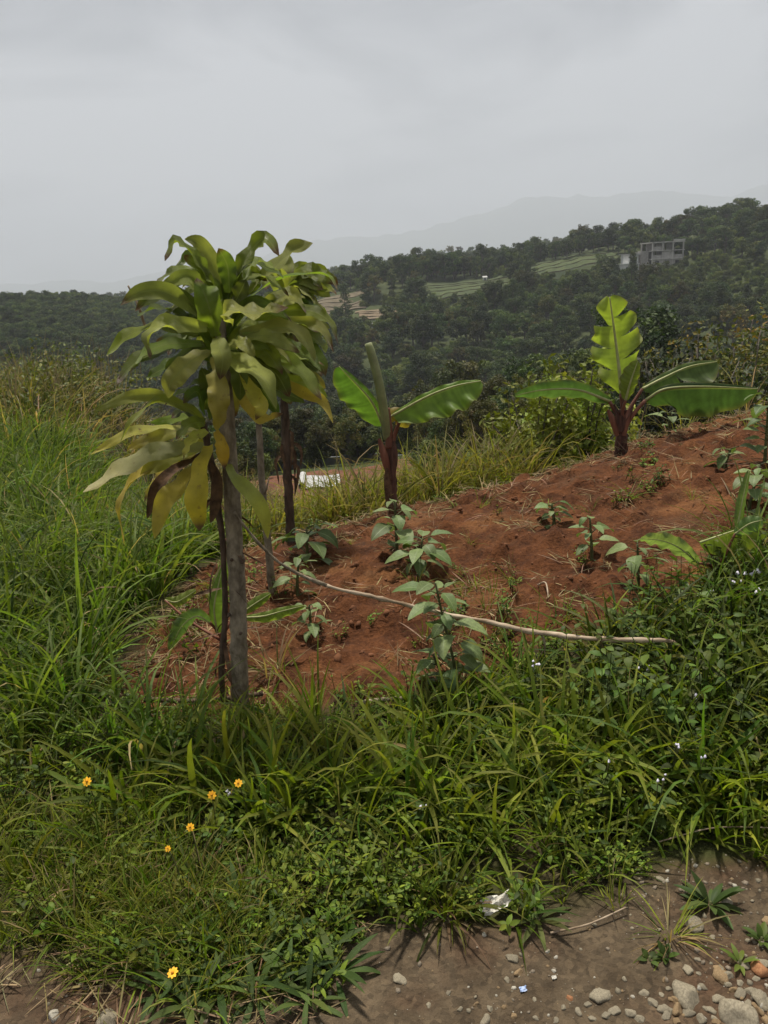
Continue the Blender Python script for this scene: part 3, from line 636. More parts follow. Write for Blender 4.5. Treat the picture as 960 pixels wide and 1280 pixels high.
# single trees that stand out
def skyline(u, v, d, i, h, label, group):
    p = P(u, v, d); z = Hs(p.x, p.y); plant_tree(i, (p.x, p.y, z - .4), h / 9.5, label, group)
us_ = [402, 418, 437, 452, 470, 487, 505, 520, 534, 545, 556, 567, 580, 596, 612, 628, 641, 660, 676, 694, 708, 724, 741]
for j, u in enumerate(us_):
    skyline(u, 340, 318 + rnd.uniform(-8, 8), [0, 5, 1, 5, 0, 0, 1, 5][j % 8], rnd.uniform(6.5, 8.5) * (1.35 if 535 < u < 575 else 1), 'dark tree in the row along the crest of the far hillside', 'trees along the crest')
for j, (u, d, h, i) in enumerate([(778, 266, 3.6, 1), (793, 262, 3.2, 5), (812, 264, 3.4, 0), (832, 264, 3.8, 1), (850, 282, 8, 0), (864, 282, 7, 5), (880, 276, 8, 1), (763, 272, 5, 0), (752, 285, 7, 5), (900, 290, 9, 5), (925, 295, 10, 0), (945, 300, 9, 5)]):
    skyline(u, 330, d, i, h, 'dark tree standing beside the unfinished concrete building', 'trees by the building')
for j, (u, d, h, i) in enumerate([(538, 92, 9.5, 2), (575, 88, 10.5, 7), (612, 94, 10.5, 2), (640, 98, 9, 7), (512, 102, 7.5, 2), (556, 104, 9, 7)]):
    skyline(u, 540, d, i, h, 'brownish olive tree in the clump behind the banana plants', 'olive trees in the valley')
skyline(797, 450, 62, 5, 11.0, 'dense dark tree right behind the upright torn banana leaf', None)
skyline(730, 480, 70, 0, 8.0, 'dark rounded tree left of the upright torn banana leaf', None)
skyline(668, 490, 66, 1, 7.0, 'dark tree behind the long left leaf of the crest banana', None)
for o in SC.objects:
    if o.get('group', 1) is None: del o['group']

# ------------------------------------------------------------------ the unfinished building on the far slope
BX, BY = BCX, BCY; BZ = Hs(BX, BY - 3) + .6
B = thing('unfinished_building', 'grey unfinished concrete building with open floors on the far hillside', 'building', (BX, BY, BZ), None, R(8))
def bbox(name, mat, par, *a): b = MB(); b.box(*a); return b.build(name, mat, par, False)
for f in range(4):
    z = f * 3.0
    bbox('floor_slab', M['concrete'], B, -2.6, 9.6, -4.6, 4.6, z - .14, z + .16)
    if f < 3:
        for cx in (-2.2, 1.6, 5.4, 9.2):
            for cy in (-4.2, 4.2): bbox('column', M['concrete'], B, cx - .2, cx + .2, cy - .2, cy + .2, z + .16, z + 2.86)
        for w, (a, b2) in enumerate(((-1.99, 1.39), (1.81, 5.19), (5.61, 8.99))):
            if (f, w) in ((0, 0), (0, 1), (0, 2), (1, 0), (1, 1), (1, 2), (2, 0)):
                wl = bbox('wall_panel', M['brickwork'], B, a, b2, -4.1, -3.9, z + .16, z + (2.86 if f == 0 or w == 1 else 1.5))
                if f == 0: bbox('window', M['dark_opening'], wl, a + .9, b2 - .9, -4.14, -4.05, z + 1.1, z + 2.3)
            bbox('inner_wall', M['brickwork'], B, a, b2, 1.0, 1.2, z + .16, z + 2.86)
bbox('parapet', M['concrete'], B, 5.4, 9.6, -4.6, -4.35, 9.16, 9.9)
bbox('stair_tower', M['brickwork'], B, -5.4, -2.75, -2.5, 3.0, -1.0, 6.2)
st = MB()
for k in range(6): st.box(-5.0 + k * .34, -4.66 + k * .34, -3.6, -2.55, -.9, .1 + k * .45)
st.build('stair', M['concrete'], B, False)
B.scale = (.95, .95, .88)
Wb = thing('white_house', 'small whitish house with pale roof terrace against the unfinished building', 'house', (BX - 8.2, BY - 1, BZ - 1.2), None, R(8)); Wb.scale = (.9, .9, .85)
bbox('wall', M['white_wall'], Wb, -3.2, 2.6, -3, 3, -1.5, 3.2)
bbox('upper_storey', M['white_wall'], Wb, -1.2, 2.55, -2.4, 2.6, 3.45, 6.6)
bbox('terrace_slab', M['white_wall'], Wb, -3.6, 2.7, -3.4, 3.2, 3.2, 3.45)
bbox('roof', M['hut_roof'], Wb, -1.7, 3.0, -3.0, 3.1, 6.6, 6.95)
for wx in (-2.4, -.6, 1.1): bbox('window', M['dark_opening'], Wb, wx, wx + 1.0, -3.06, -2.9, .7, 2.1)
for wx in (-.6, 1.0): bbox('window', M['dark_opening'], Wb, wx, wx + .9, -2.46, -2.3, 4.3, 5.6)
Hh = thing('shed', 'small shed with bright white sheet roof above the whitish house', 'shed', (BX - 6.4, BY + 7, BZ + 3.4)); Hh.scale = (.8, .8, .8)
bbox('wall', M['white_wall'], Hh, -2.2, 2.2, -1.5, 1.5, -3.0, 1.6); bbox('roof', M['hut_roof'], Hh, -2.9, 2.9, -2.1, 2.1, 1.62, 1.82); bbox('window', M['dark_opening'], Hh, -.5, .5, -1.56, -1.4, .3, 1.2)
# huts among the fields
for (u, v, d, w, lb) in ((462, 357, 285, 1.5, 'tiny white roofed hut at the end of the tan terraces'), (517, 350, 290, 4.6, 'long low white shed among trees left of the tallest crest trees'), (606, 346, 285, 2.2, 'tiny white hut below the crest right of the tallest crest trees')):
    p = G(u, v + 5); z = p.z + 1.2
    h = thing('hut', lb, 'hut', (p.x, p.y, z - .6)); h.scale = (.6, .6, .6)
    bbox('wall', M['white_wall'], h, -w / 2, w / 2, -1.2, 1.2, -2.5, 1.0)
    rf = MB(); rf.add([(-w / 2 - .4, -1.6, 1.02), (w / 2 + .4, -1.6, 1.02), (w / 2 + .4, 0, 1.9), (-w / 2 - .4, 0, 1.9), (-w / 2 - .4, 1.6, 1.02), (w / 2 + .4, 1.6, 1.02)], [(0, 1, 2, 3), (3, 2, 5, 4)]); rf.build('roof', M['hut_roof'], h, False)
    bbox('door', M['dark_opening'], h, -.4, .4, -1.25, -1.15, -.9, .8)
# terraces: stepped strips of tilled soil
def terrace(x0, x1, y0, y1, steps, mat, label):
    ox, oy = (x0 + x1) / 2, (y0 + y1) / 2; oz = Hs(ox, oy)
    root = thing('terraced_field', label, 'field', (ox, oy, oz)); n = 22; ys = np.linspace(y0, y1, steps + 1)
    for k in range(steps):
        a0 = x0 + (fbm(np.array([k * .7]), np.array([3.1]), 5, 2)[0]) * 2.5; a1 = x1 + (fbm(np.array([k * .7]), np.array([9.1]), 5, 2)[0]) * 3.5
        xs = np.linspace(a0, a1, n); wob = fbm(xs / 6, xs * 0 + k * .15, 5, 3) * 1.4; wob2 = fbm(xs / 6, xs * 0 + (k + 1) * .15, 5, 3) * 1.4
        ya, yb = ys[k] + wob, ys[k + 1] + wob2; za = H0(xs, ya); zb = H0(xs, yb)
        rows = [(ya, za - .5), (ya + .25, za + .45)] + [(ya + .25 + (yb - ya + .1) * f, za + .45 + (zb - za - .2) * f + .10 * np.sin(f * 25 + xs)) for f in (.25, .5, .75, 1.0)]
        mb = MB(); mb.grid(np.concatenate([np.stack([xs - ox, q - oy, z - oz], -1) for q, z in rows]), len(rows), n)
        st_ = mb.build('terrace_step', [mat, M['terrace_edge']], root, False); st_.data.polygons.foreach_set('material_index', [1] * (n - 1) + [0] * (n - 1) * (len(rows) - 2))
    return root
FLABEL = [(5, 'field_tan', 'tan tilled terraces stepping up behind the broad leaved tree'), (4, 'field_brown', 'narrow brown terraces below the tan ones'), (5, 'field_green', 'pale green terraces below the tallest crest trees'), (4, 'field_green', 'bright green cultivated slope left of the whitish house')]
for (q, (n_, m_, l_)) in zip(FIELDS, FLABEL): terrace(*q, n_, M[m_], l_)
mul = thing('mulched_rows', 'white plastic covered crop rows below the brown terraces', 'crop rows', G(465, 411))
for k in range(9):
    q = MB(); q.box(-4.2 + k * 1.02, -3.75 + k * 1.02, 0, 6.5, -.6, .35); s_ = q.build('row_cover', M['white_plastic'], mul, False)
    for v_ in s_.data.vertices:
        if v_.co.y > 3: v_.co.z += 1.1
    s_.data.update()

# ------------------------------------------------------------------ the lower red field with the white sheet, and the low wall
fx0, fx1, fy0, fy1 = -7.5, 2.5, 27, 46
xs = np.linspace(fx0, fx1, 60); ys = np.linspace(fy0, fy1, 60); XX, YY = np.meshgrid(xs, ys)
fm = MB(); edge = np.minimum(np.minimum(XX - fx0, fx1 - XX), np.minimum(YY - fy0, fy1 - YY)) + fbm(XX / 2, YY / 2, 3, 3) * 1.6
fm.grid(np.stack([XX, YY, H0(XX, YY) + .05 * np.sin(YY * 3.5) + np.where(edge < .5, -.5, .12)], -1).reshape(-1, 3), 60, 60)
M['field_red'] = plain_mat('lower red soil', (.075, .028, .015), (.14, .055, .03), .8, .95, .6, .1)
tag(fm.build('field', M['field_red']), 'lower field of bare red soil below the crest', 'field', kind='structure')
tp = G(401, 614); tz = Hs(tp.x, tp.y) + .45
sh = thing('plastic_sheet', 'bright white sheet with a rolled end lying on the lower red field', 'sheet', (tp.x, tp.y, tz), None, R(2))
n = 16; q = MB(); gx, gy = np.meshgrid(np.linspace(-.66, .92, n), np.linspace(-.6, .75, 8)); wob = fbm(gx * 3, gy * 3, 6, 3) * .03
q.grid(np.stack([gx, gy + wob, .16 * (gy + .3) + wob - .05], -1).reshape(-1, 3), 8, n); q.build('sheet', M['white_plastic'], sh)
q = MB(); th = np.linspace(0, 5.6, 20); yy = np.linspace(-.62, .72, 6)
q.grid(np.stack([np.tile(-.80 + .17 * np.cos(th), 6), np.repeat(yy, 20), np.tile(.08 + .17 * np.sin(th), 6) + np.repeat(yy, 20) * .16], -1), 6, 20); q.build('rolled_end', M['white_plastic'], sh)
q = MB(); q.tube([(-.8, -.55, -.05), (-.8, .68, .15)], .13, 10); q.build('hollow_shade', M['dark_opening'], sh)  # dark tube stands in for the shade inside the hollow roll
wl = P(430, 577, 56); wz = Hs(wl.x, wl.y)
lw = thing('low_wall', 'low grey wall along the far edge of the lower red field', 'wall', (wl.x, wl.y + .8, wz), None, R(-2))
for k in range(5):
    hgt = .26 + .08 * ((k * 7) % 3)
    bbox('wall_section', M['wall_grey'], lw, -6.2 + k * 3.0, -3.24 + k * 3.0, -.12, .12, -.5, hgt)

# ------------------------------------------------------------------ the broad leaved dracaena tree
TB = Gp(300, 890); TD = TB.y                                             # foot of the tree and its distance
VIEW = np.array([0, -1.0, 0])
def leaf_frame(C, roll, view=VIEW):
    T = unit(np.gradient(C, axis=0)); Vp = view[None] - T * (T @ view)[:, None]
    Vp = unit(Vp + 1e-4 * np.array([.3, 0, .9])); Bv = np.cross(T, Vp)
    r = np.broadcast_to(np.asarray(roll, float), (len(C),))[:, None]
    return Bv * np.cos(r) + Vp * np.sin(r), Vp * np.cos(r) - Bv * np.sin(r)
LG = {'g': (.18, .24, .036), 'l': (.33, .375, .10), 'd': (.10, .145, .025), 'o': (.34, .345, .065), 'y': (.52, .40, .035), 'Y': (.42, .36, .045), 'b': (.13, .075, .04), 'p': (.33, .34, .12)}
TIPC = {'o': (.36, .31, .05), 'Y': (.56, .46, .09), 'y': (.60, .44, .04), 'l': (.20, .22, .055), 'p': (.50, .46, .22)}
def strap_leaf(parent, pts, w, roll, key, seed, org):
    """one strap leaf through 3-D points; w is the full width in metres"""
    r = random.Random(seed); n = 18; C = spline(pts, n) - np.array(org)
    t = np.linspace(0, 1, n); ln_ = np.linalg.norm(np.diff(C, axis=0), axis=1).sum()
    C[:, 2] -= ln_ * r.uniform(-.1, .35) * np.clip(t - .62, 0, 1) ** 1.7; C[:, 2] += ln_ * .012 * np.sin(t * r.uniform(6, 12) + r.uniform(0, 6)) * t
    B0, _ = leaf_frame(C, 0.0); bz = float(B0[:, 2].mean()); roll = -math.copysign(abs(roll) + r.uniform(12, 38), bz) * min(1, abs(bz) * 1.6) + (roll if abs(bz) < .4 else 0)
    W, Nn = leaf_frame(C, R(roll) + R(r.uniform(12, 34)) * np.sin(t * r.uniform(2.5, 5) + r.uniform(0, 6)))
    prof = np.minimum(1, .42 + 1.5 * t) * np.clip(1 - np.clip((t - .58) / .42, 0, 1) ** 1.9, 0, 1) ** .85
    c0 = np.array(vary(LG[key], .14, r)); c1 = np.array(vary(TIPC.get(key, LG[key]), .12, r))
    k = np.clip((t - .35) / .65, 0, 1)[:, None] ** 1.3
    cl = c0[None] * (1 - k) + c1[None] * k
    if r.random() < .5: cl[-2:] = (.12, .07, .03); cl[-3] = cl[-3] * .6 + np.array([.05, .03, .012])
    mb = MB(); strip(mb, C, W, Nn, w / 2 * prof + .001, .22, 7, cl, r.uniform(.15, .45), r.uniform(1.8, 4.2), r.uniform(0, 6), r.uniform(-.15, .2))
    o = mb.build('leaf', M['strap_old'] if key in 'yYop' else M['strap'], parent)
    if key in 'yY': o['label'] = 'yellowed old leaf'
    if key == 'b': o['label'] = 'brown dead leaf'; o.data.materials[0] = M['dead']
    return o
ZK = 360 / 960.0
def zp(zx, zy): return 90 + zx * ZK, 280 + zy * ZK
DR = thing('dracaena_tree', 'broad leaved tree with yellowing lower leaves on a bare trunk', 'tree', TB)
def tpx(u, v, off=0.0): return np.array(P(u, v, TD + off))
tk = MB(); pts = spline([TB + Vector((0, 0, -.06)), P(299, 840, TD), P(297, 740, TD), P(291, 640, TD), P(286, 560, TD + .01), P(280, 470, TD + .02), P(275, 400, TD + .02)], 60)
pxm = TD / 1000 * 1.02
rad = np.interp(np.linspace(0, 1, 60), [0, .06, .2, .55, .8, 1], [15.5, 12.5, 11.3, 10.4, 9.2, 6]) * pxm
rad = rad * (1 + .035 * np.sin(np.arange(60) * 2.1)) * (1 + .02 * rng.standard_normal(60))
tk.tube(pts - np.array(TB), rad, 16, (.1, .1, .1), 0, True, .045); tk.build('trunk', M['bark'], DR)
for (u, v, s) in ((303, 703, 3.2), (290, 700, 3), (286, 770, 2.6), (301, 792, 2.6)):
    kn = MB(); q = tpx(u, v, -.03) - np.array(TB); kn.tube([q + np.array([0, .02, 0]), q + np.array([0, -.008, .002])], [s * pxm, s * .7 * pxm], 7); kn.build('knot', M['bark_dark'], DR)
sd_ = MB(); pts = spline([np.array(TB) + np.array([-.05, .03, -.05])] + [tpx(u, v, o) for u, v, o in ((277, 850, .03), (281, 770, .02), (279, 690, .02), (271, 620, .01), (262, 570, 0), (254, 530, -.01))], 40)
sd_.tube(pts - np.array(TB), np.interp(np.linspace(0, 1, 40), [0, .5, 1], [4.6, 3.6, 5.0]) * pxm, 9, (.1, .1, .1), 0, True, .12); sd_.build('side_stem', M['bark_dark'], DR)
for j in range(26):                                                     # dead leaf shreds that cling to the stems
    f = rnd.uniform(.12, .95); c = pts[int(f * 39)] - np.array(TB); mb = MB(); a = rnd.uniform(0, 6.28)
    blade(mb, c + np.array([math.cos(a) * .012, math.sin(a) * .012, 0]), a, rnd.uniform(.08, .2), rnd.uniform(.008, .02), rnd.uniform(1.7, 2.7), rnd.uniform(.0, .6), (.1, .06, .03), None, 7, rnd.uniform(-3, 3))
    mb.build('dead_shred', M['dead'], DR)
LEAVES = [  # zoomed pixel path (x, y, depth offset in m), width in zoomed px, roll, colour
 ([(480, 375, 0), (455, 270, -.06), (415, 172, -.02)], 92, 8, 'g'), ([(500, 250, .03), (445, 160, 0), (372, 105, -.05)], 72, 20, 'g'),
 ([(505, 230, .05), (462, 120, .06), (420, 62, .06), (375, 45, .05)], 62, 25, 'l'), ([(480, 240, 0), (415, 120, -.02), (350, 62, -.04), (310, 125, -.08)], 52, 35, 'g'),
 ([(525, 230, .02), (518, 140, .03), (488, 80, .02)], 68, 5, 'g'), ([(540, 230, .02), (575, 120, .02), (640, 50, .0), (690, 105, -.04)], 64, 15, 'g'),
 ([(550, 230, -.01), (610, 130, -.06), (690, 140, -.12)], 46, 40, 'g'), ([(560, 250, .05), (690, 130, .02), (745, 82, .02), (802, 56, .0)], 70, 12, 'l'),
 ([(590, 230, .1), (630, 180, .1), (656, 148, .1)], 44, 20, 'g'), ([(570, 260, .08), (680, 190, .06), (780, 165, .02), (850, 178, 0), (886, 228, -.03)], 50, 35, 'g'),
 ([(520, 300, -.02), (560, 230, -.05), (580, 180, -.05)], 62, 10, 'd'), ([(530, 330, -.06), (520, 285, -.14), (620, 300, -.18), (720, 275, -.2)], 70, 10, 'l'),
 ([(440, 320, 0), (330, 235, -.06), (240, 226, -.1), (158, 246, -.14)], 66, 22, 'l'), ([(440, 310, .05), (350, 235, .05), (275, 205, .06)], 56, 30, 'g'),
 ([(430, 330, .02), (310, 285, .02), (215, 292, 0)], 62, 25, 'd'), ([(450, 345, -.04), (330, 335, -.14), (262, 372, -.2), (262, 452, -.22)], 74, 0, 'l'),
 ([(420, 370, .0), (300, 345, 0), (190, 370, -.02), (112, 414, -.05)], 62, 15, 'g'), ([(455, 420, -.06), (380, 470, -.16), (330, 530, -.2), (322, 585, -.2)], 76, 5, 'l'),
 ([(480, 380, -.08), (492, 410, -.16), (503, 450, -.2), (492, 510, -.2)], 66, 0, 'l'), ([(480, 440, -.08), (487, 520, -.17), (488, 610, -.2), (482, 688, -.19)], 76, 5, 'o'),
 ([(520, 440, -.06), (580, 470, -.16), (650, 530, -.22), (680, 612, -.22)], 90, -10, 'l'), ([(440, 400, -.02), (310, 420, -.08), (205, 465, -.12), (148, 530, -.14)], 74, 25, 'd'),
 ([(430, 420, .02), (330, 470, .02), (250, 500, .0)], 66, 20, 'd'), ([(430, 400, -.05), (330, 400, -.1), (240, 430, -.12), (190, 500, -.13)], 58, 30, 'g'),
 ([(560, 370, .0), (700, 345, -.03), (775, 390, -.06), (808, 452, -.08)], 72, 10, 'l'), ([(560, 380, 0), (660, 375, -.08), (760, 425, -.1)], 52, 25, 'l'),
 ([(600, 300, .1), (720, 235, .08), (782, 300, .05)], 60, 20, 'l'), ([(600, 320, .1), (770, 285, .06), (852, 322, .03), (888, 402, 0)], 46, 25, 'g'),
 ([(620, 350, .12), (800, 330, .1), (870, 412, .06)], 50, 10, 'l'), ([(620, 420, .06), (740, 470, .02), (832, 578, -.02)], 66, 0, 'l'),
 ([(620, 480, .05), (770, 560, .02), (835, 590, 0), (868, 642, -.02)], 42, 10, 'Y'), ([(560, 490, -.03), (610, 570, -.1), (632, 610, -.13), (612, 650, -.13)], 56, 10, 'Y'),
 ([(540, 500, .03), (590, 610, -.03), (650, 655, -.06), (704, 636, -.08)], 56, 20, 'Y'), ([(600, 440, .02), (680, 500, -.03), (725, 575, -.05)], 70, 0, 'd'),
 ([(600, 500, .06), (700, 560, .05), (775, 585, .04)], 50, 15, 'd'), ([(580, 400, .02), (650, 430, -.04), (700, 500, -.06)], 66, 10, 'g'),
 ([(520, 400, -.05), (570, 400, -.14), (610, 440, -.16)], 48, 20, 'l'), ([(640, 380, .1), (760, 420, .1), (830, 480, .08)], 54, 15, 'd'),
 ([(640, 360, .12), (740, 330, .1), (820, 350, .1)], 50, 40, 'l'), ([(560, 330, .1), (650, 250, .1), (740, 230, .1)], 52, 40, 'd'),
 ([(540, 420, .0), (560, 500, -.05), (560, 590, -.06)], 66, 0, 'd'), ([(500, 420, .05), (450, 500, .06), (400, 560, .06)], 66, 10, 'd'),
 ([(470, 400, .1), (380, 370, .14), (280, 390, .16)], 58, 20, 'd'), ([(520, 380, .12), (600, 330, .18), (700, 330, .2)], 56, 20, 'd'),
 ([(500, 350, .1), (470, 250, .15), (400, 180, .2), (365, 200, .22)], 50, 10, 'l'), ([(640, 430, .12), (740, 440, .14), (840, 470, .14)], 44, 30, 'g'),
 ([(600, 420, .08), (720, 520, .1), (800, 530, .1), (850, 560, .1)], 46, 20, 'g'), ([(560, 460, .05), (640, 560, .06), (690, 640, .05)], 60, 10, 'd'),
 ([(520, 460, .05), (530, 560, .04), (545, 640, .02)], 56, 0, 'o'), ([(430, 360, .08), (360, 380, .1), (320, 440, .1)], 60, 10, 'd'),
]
SIDE = [
 ([(440, 700, 0), (400, 620, -.05), (290, 595, -.1), (215, 645, -.14), (160, 725, -.16)], 54, 20, 'g'), ([(430, 690, .02), (330, 590, .02), (200, 578, -.02), (72, 624, -.06)], 50, 30, 'l'),
 ([(430, 700, .02), (300, 680, .0), (170, 705, -.04), (62, 762, -.06)], 42, 30, 'o'), ([(440, 740, -.02), (300, 755, -.1), (160, 815, -.15), (32, 868, -.18)], 74, 22, 'p'),
 ([(430, 740, -.02), (330, 770, -.05), (225, 838, -.06)], 74, 10, 'o'), ([(420, 750, .02), (260, 810, -.04), (165, 915, -.08), (172, 1052, -.08)], 60, 10, 'Y'),
 ([(440, 770, 0), (370, 860, -.06), (305, 930, -.1), (275, 1048, -.11)], 72, 5, 'Y'), ([(455, 740, -.06), (440, 800, -.13), (420, 910, -.17), (426, 1026, -.17)], 92, 0, 'y'),
 ([(430, 770, .04), (330, 830, .0), (280, 890, -.02), (250, 980, -.02)], 50, 15, 'b'), ([(440, 660, -.03), (390, 670, -.1), (345, 720, -.13)], 60, 10, 'g'),
 ([(470, 790, 0), (486, 850, -.04), (480, 920, -.05), (462, 1000, -.05)], 46, 5, 'b'), ([(520, 800, -.02), (545, 850, -.1), (600, 900, -.14), (640, 965, -.15), (652, 1040, -.15)], 56, 10, 'o'),
 ([(480, 690, -.03), (500, 740, -.07), (508, 815, -.08)], 50, 0, 'y'), ([(440, 660, .03), (380, 620, .03), (330, 640, .03)], 66, 20, 'd'),
 ([(440, 700, .04), (350, 690, .06), (250, 720, .06), (180, 740, .05)], 54, 20, 'o'), ([(440, 740, .04), (330, 800, .05), (270, 860, .05)], 66, 10, 'Y'),
 ([(440, 640, 0), (420, 560, -.03), (370, 590, -.06)], 56, 20, 'd'), ([(450, 690, -.05), (400, 720, -.12), (370, 790, -.14)], 44, 20, 'o'),
 ([(440, 720, .06), (360, 760, .08), (290, 850, .08), (240, 930, .08)], 50, 20, 'Y'), ([(440, 680, .06), (380, 650, .1), (260, 660, .12)], 46, 30, 'g'),
 ([(450, 620, .02), (455, 540, .0), (430, 470, -.02)], 70, 0, 'd'), ([(460, 650, .02), (490, 570, .02), (500, 520, .02)], 60, 0, 'd'),
]
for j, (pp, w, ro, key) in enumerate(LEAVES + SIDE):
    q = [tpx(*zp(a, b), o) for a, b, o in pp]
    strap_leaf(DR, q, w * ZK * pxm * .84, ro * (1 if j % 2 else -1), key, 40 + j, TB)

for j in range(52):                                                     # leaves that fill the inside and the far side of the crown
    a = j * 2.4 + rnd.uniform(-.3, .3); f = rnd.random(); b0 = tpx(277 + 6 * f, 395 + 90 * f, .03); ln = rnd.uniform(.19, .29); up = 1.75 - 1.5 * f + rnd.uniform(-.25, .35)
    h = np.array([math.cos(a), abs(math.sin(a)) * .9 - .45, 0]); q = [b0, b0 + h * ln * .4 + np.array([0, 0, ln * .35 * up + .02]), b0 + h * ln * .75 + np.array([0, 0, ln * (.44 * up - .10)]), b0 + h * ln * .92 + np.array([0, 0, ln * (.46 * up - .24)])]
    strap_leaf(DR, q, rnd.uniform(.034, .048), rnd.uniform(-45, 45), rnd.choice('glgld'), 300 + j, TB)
# the second one, a step behind, its bare stem seen through the first one's shade
T2 = Gp(363, 683); D2 = T2.y
D2T = thing('dracaena_tree', 'second broad leaved tree with dark shaggy stem, half hidden behind the first', 'tree', T2)
k2 = D2 / 1000 * 1.02
st2 = MB(); pts = spline([T2 + Vector((0, 0, -.06)), P(362, 640, D2), P(359, 580, D2), P(356, 520, D2), P(352, 440, D2)], 40)
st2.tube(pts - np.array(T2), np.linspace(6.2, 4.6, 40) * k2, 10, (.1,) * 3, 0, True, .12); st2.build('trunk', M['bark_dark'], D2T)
for (u, v, l) in ((352, 560, 26), (368, 565, 34), (346, 575, 30), (372, 585, 26), (366, 545, 40), (358, 590, 36), (375, 560, 24), (370, 600, 20)):
    a = np.array(P(u, v, D2 - .02)); b = np.array(P(u + rnd.uniform(-4, 5), v + l, D2 - .03)); c = spline([np.array(P(359, v - 8, D2)), a, b], 8) - np.array(T2)
    W, Nn = leaf_frame(c, rnd.uniform(-.6, .6)); mb = MB(); strip(mb, c, W, Nn, np.sin(np.linspace(.3, 3.0, 8)) * 2.4 * k2, .5, 5, (.1,) * 3, .5, 2, u); mb.build('dead_leaf', M['dead'], D2T)
for j in range(40):
    f = rnd.random(); a = R(rnd.uniform(-115, 55)); b0 = np.array(P(354 + rnd.uniform(-6, 6), 372 + 118 * f, D2 - .04)); ln = rnd.uniform(44, 66) * k2; up = 1.35 - 1.4 * f + rnd.uniform(-.25, .3)
    h = np.array([math.cos(a), math.sin(a) * .7, 0]); q = [b0, b0 + h * ln * .42 + np.array([0, 0, ln * .36 * up + .02]), b0 + h * ln * .80 + np.array([0, 0, ln * (.40 * up - .10)]), b0 + h * ln * 1.0 + np.array([0, 0, ln * (.42 * up - .26)])]
    strap_leaf(D2T, q, rnd.uniform(14, 21) * k2, rnd.uniform(-40, 40), rnd.choice('lgldlgo' if f > .6 else 'gdllg'), 700 + j, T2)
for j in range(24):
    a = j * 2.4 + rnd.uniform(-.3, .3); f = rnd.random(); b0 = np.array(P(352 + rnd.uniform(-3, 3), 405 + 85 * f, D2))
    ln = rnd.uniform(65, 95) * k2; up = (1 - f) * 1.0 + rnd.uniform(-.25, .25)
    h = np.array([math.cos(a), math.sin(a) * .8, 0]); q = [b0, b0 + h * ln * .4 + np.array([0, 0, ln * .32 * up + .02]), b0 + h * ln * .8 + np.array([0, 0, ln * .30 * (up - .3)]), b0 + h * ln * .95 + np.array([0, 0, ln * (.2 * up - .24)])]
    if q[2][0] < P(300, 450, D2).x or q[3][0] > P(416, 450, D2).x or q[2][0] > P(418, 450, D2).x: continue
    strap_leaf(D2T, q, rnd.uniform(24, 30) * k2 * .8, rnd.uniform(-35, 35), rnd.choice('gllgld'), 500 + j, T2)
# a leafless pole between the two
PB = Gp(341, 748); mb = MB(); pts = spline([PB + Vector((0, 0, -.05)), P(336, 690, PB.y), P(328, 610, PB.y), P(324, 540, PB.y), P(321, 470, PB.y)], 26)
mb.tube(pts - np.array(PB), np.linspace(5.4, 3.6, 26) * PB.y / 1000, 9, (.1,) * 3, 0, True, .06)
po = thing('bare_sapling_stem', 'thin leafless grey stem standing between the two broad leaved trees', 'stem', PB); mb.build('stem', M['bark'], po)
mb = MB(); mb.tube([np.array(P(329, 620, PB.y)) - np.array(PB), np.array(P(333, 612, PB.y - .03)) - np.array(PB), np.array(P(336, 598, PB.y - .04)) - np.array(PB)], [.006, .005, .003], 6); mb.build('twig', M['bark'], po)

